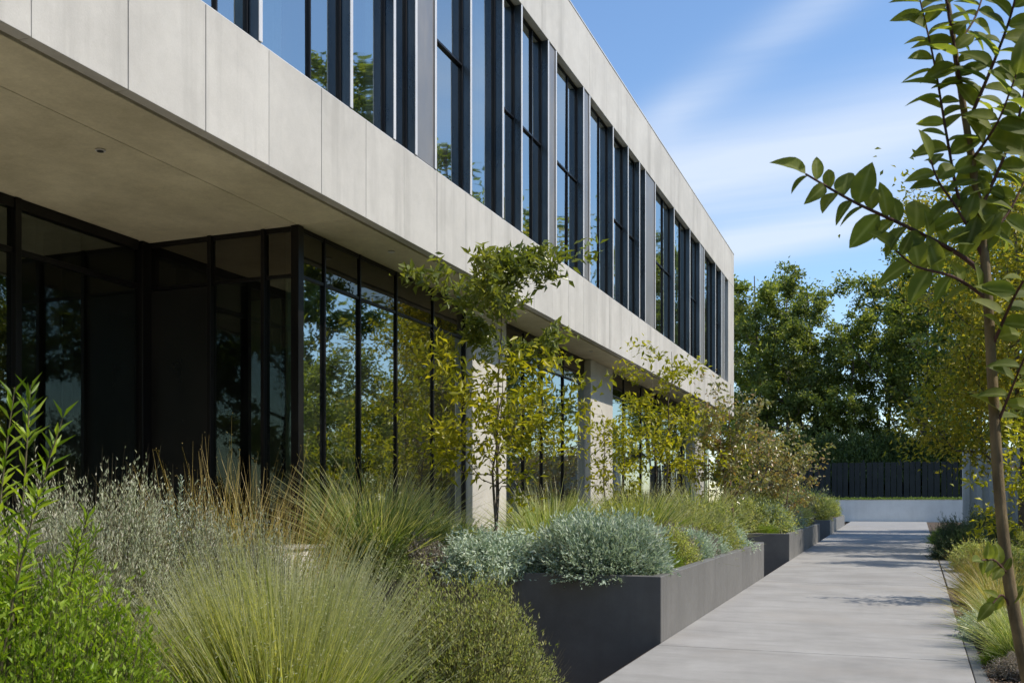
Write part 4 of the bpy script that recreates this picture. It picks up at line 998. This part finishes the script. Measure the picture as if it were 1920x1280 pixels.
# ------------------------------------------------------------------ trees
# olive maple overhanging from the right
fo, tk, br = tree_meshes(71, 13.2, .15, .16, 4.1, 22000, .19, .085, L['maple'], M['bark'], limbs=20, subs=7, sig=.13, dome=.45)
put('olive_maple', [fo, tk, br], ['foliage', 'trunk', 'branches'], 3.8, 36.0, -.03, 'olive yellow leaved tree leaning over the path from the right', 'tree')
fo, tk, br = tree_meshes(72, 12.5, .15, .2, 3.6, 20000, .2, .1, L['tree'], M['bark'], limbs=16, subs=7, sig=.14, dome=.45)
put('bushy_tree', [fo, tk, br], ['foliage', 'trunk', 'branches'], 9.0, 50.0, -.03, 'green small leaved tree behind the leaning trunk at the right edge', 'tree', sc=1.45)
pop = tree_meshes(74, 26, .2, .08, 2.0, 12000, .30, .17, L['tree'], M['bark'], limbs=40, subs=4, sig=.14, dome=.5)
put('columnar_tree', pop, ['foliage', 'trunk', 'branches'], 14, 43.5, -.03, 'tall columnar tree outside the picture, nearer of the two mirrored in the upper windows', 'tree')
put('columnar_tree', pop, ['foliage', 'trunk', 'branches'], 15, 59, -.03, 'tall columnar tree outside the picture, farther of the two mirrored in the upper windows', 'tree', rz=1.5, sc=1.05)
fo2, tk2, br2 = tree_meshes(73, 6.4, .07, .42, 1.5, 5000, .15, .07, L['tree'], M['bark'], limbs=12, subs=6, sig=.12)
put('small_tree', [fo2, tk2, br2], ['foliage', 'trunk', 'branches'], 4.3, 27.2, -.03, 'small green tree by the side path whose shadow crosses the slabs', 'tree')
put('small_tree', [fo2, tk2, br2], ['foliage', 'trunk', 'branches'], 5.2, 31.0, -.03, 'small green tree just beyond the side path, right of the juniper', 'tree', rz=2.1, sc=1.1)
put('bushy_tree', [fo, tk, br], ['foliage', 'trunk', 'branches'], 13.0, 60.0, -.03, 'green bushy tree beyond the olive one on the right', 'tree', rz=2, sc=1.2)

# large background trees
TB = [tree_meshes(80 + i, 23.2, .30, .17, 6.0, 14000, .37, .21, L['tree' if i != 1 else 'tree_dark'], M['bark'], limbs=18, subs=6, sig=.055, dome=.5, splay=.1, stems=1 + (i == 2)) for i in range(3)]
bgs = [(1420, 118, 1.26, 'tallest far tree just right of the building corner'), (1480, 112, 1.15, 'far tree with visible forked trunk right of the building corner'), (1545, 116, 1.16, 'far tree left of the middle of the gap, rounded crown'),
       (1600, 110, .95, 'lower far tree over the middle of the board fence'), (1655, 116, 1.2, 'far tree behind the right half of the board fence'), (1715, 108, 1.25, 'far tree above the right end of the board fence'),
       (1385, 128, 1.1, 'far tree half hidden by the building corner'), (1780, 112, 1.3, 'far tree above the ribbed wall'), (1850, 100, 1.3, 'far tree behind the ribbed wall, right'), (1930, 96, 1.3, 'far tree at the right picture edge')]
for i, (px, d, s, lab) in enumerate(bgs):
    x, y = at(px, d); put('broadleaf_tree', TB[i % 3], ['foliage', 'trunk', 'branches'], x, y, 1.6, lab, 'tree', 'large trees beyond the end wall', rz=i * 1.3, sc=s)
# understorey behind the fence
lmu, smu = shrub_meshes(90, 1500, 3.0, 4.0, 22, .30, .16, L['tree_dark'], .3, upright=.2, stem_w=.03)
for i in range(12):
    x, y = at(1400 + i * 38, 106 + (i % 3) * 6); put('understorey_bush', [lmu, smu], ['leaves', 'stems'], x, y, 1.6, 'dark understorey bush among the trunks behind the board fence', 'bush', 'understorey bushes behind the board fence', rz=i, sc=.95 + .2 * (i % 2), sz=1.3 + .25 * (i % 3))
for i in range(9):
    x, y = at(1390 + i * 48, 104); put('understorey_bush', [lmu, smu], ['leaves', 'stems'], x, y, 4.0, 'tall leafy bush rising above the board fence, ' + ['hidden by the rust leaved trees', 'at its left end', 'left part', 'left of its middle', 'at its middle', 'right of its middle', 'right part', 'at its right end', 'behind the ribbed wall'][i], 'bush', 'tall bushes rising above the board fence', rz=i * 1.3, sc=1.0, sz=1.35)
# low hedge on the terrace
lmh, smh = shrub_meshes(91, 700, 1.0, .5, 16, .09, .05, L['hedge'], .2, stem_w=.01)
for i in range(16):
    put('low_hedge_plant', [lmh, smh], ['leaves', 'stems'], -9.5 + i * 1.15, yW + 1.3, 1.68, 'light green clipped plant in the row on top of the end wall', 'hedge plant', 'light green plants in a row on the end wall', rz=i * .9)
# trees east of the site: they show in the glass
k = 0
for (x, y, s, i) in [(19, 8, .66, 0), (22, 14, .74, 1), (18, 20, .68, 2), (23, 27, .76, 1), (19, 33, .66, 0), (24, 40, .72, 2), (20, 46, .58, 1), (25, 55, .46, 0), (21, 62, .40, 2), (27, 74, .52, 1), (22, 2, .7, 2), (20, -6, .7, 1), (24, -14, .75, 0), (30, 20, .8, 0), (31, 34, .8, 1), (34, 84, .5, 2), (12, -24, .85, 1), (3, -28, .9, 0), (-6, -26, .8, 2), (-13, -28, .8, 1), (21, -26, .9, 2), (28, -34, 1.0, 0), (14, -38, 1.05, 2), (32, -22, .9, 1), (0, -42, 1.1, 1)]:
    put('garden_tree', TB[i], ['foliage', 'trunk', 'branches'], x, y, -.03, 'broad green tree outside the picture on the right, mirrored in the glass' if x > 13 else 'broad green tree behind the camera, mirrored in the glass', 'tree', 'trees mirrored in the glass, right side' if x > 13 else 'trees mirrored in the glass, behind the camera', rz=k * 1.9, sc=s); k += 1
for i in range(16):
    if i < 11: put('understorey_bush', [lmu, smu], ['leaves', 'stems'], -14 + i * 5, -22 - (i % 3) * 4, -.1, 'dark bush added behind the camera to hide low sky in the glass', 'bush', 'added bushes behind the camera hiding low sky in the glass', rz=i * 1.7, sc=.9)  # unseen bushes added to block pale horizon sky mirrored in the set-back glass
    put('understorey_bush', [lmu, smu], ['leaves', 'stems'], 29 + (i % 2) * 3, -34 + i * 7, -.1, 'dark bush in the added outer row hiding low sky in the glass', 'bush', 'added outer bush row hiding low sky in the glass', rz=i * 1.3, sc=1.25)  # unseen outer row, added to keep the set-back panes' reflection dark
    put('understorey_bush', [lmu, smu], ['leaves', 'stems'], 16 + (i % 3) * 3, -12 + i * 5, -.1, 'dark bush below the trees outside the picture on the right', 'bush', 'bushes below the trees outside the picture', rz=i, sc=.8)
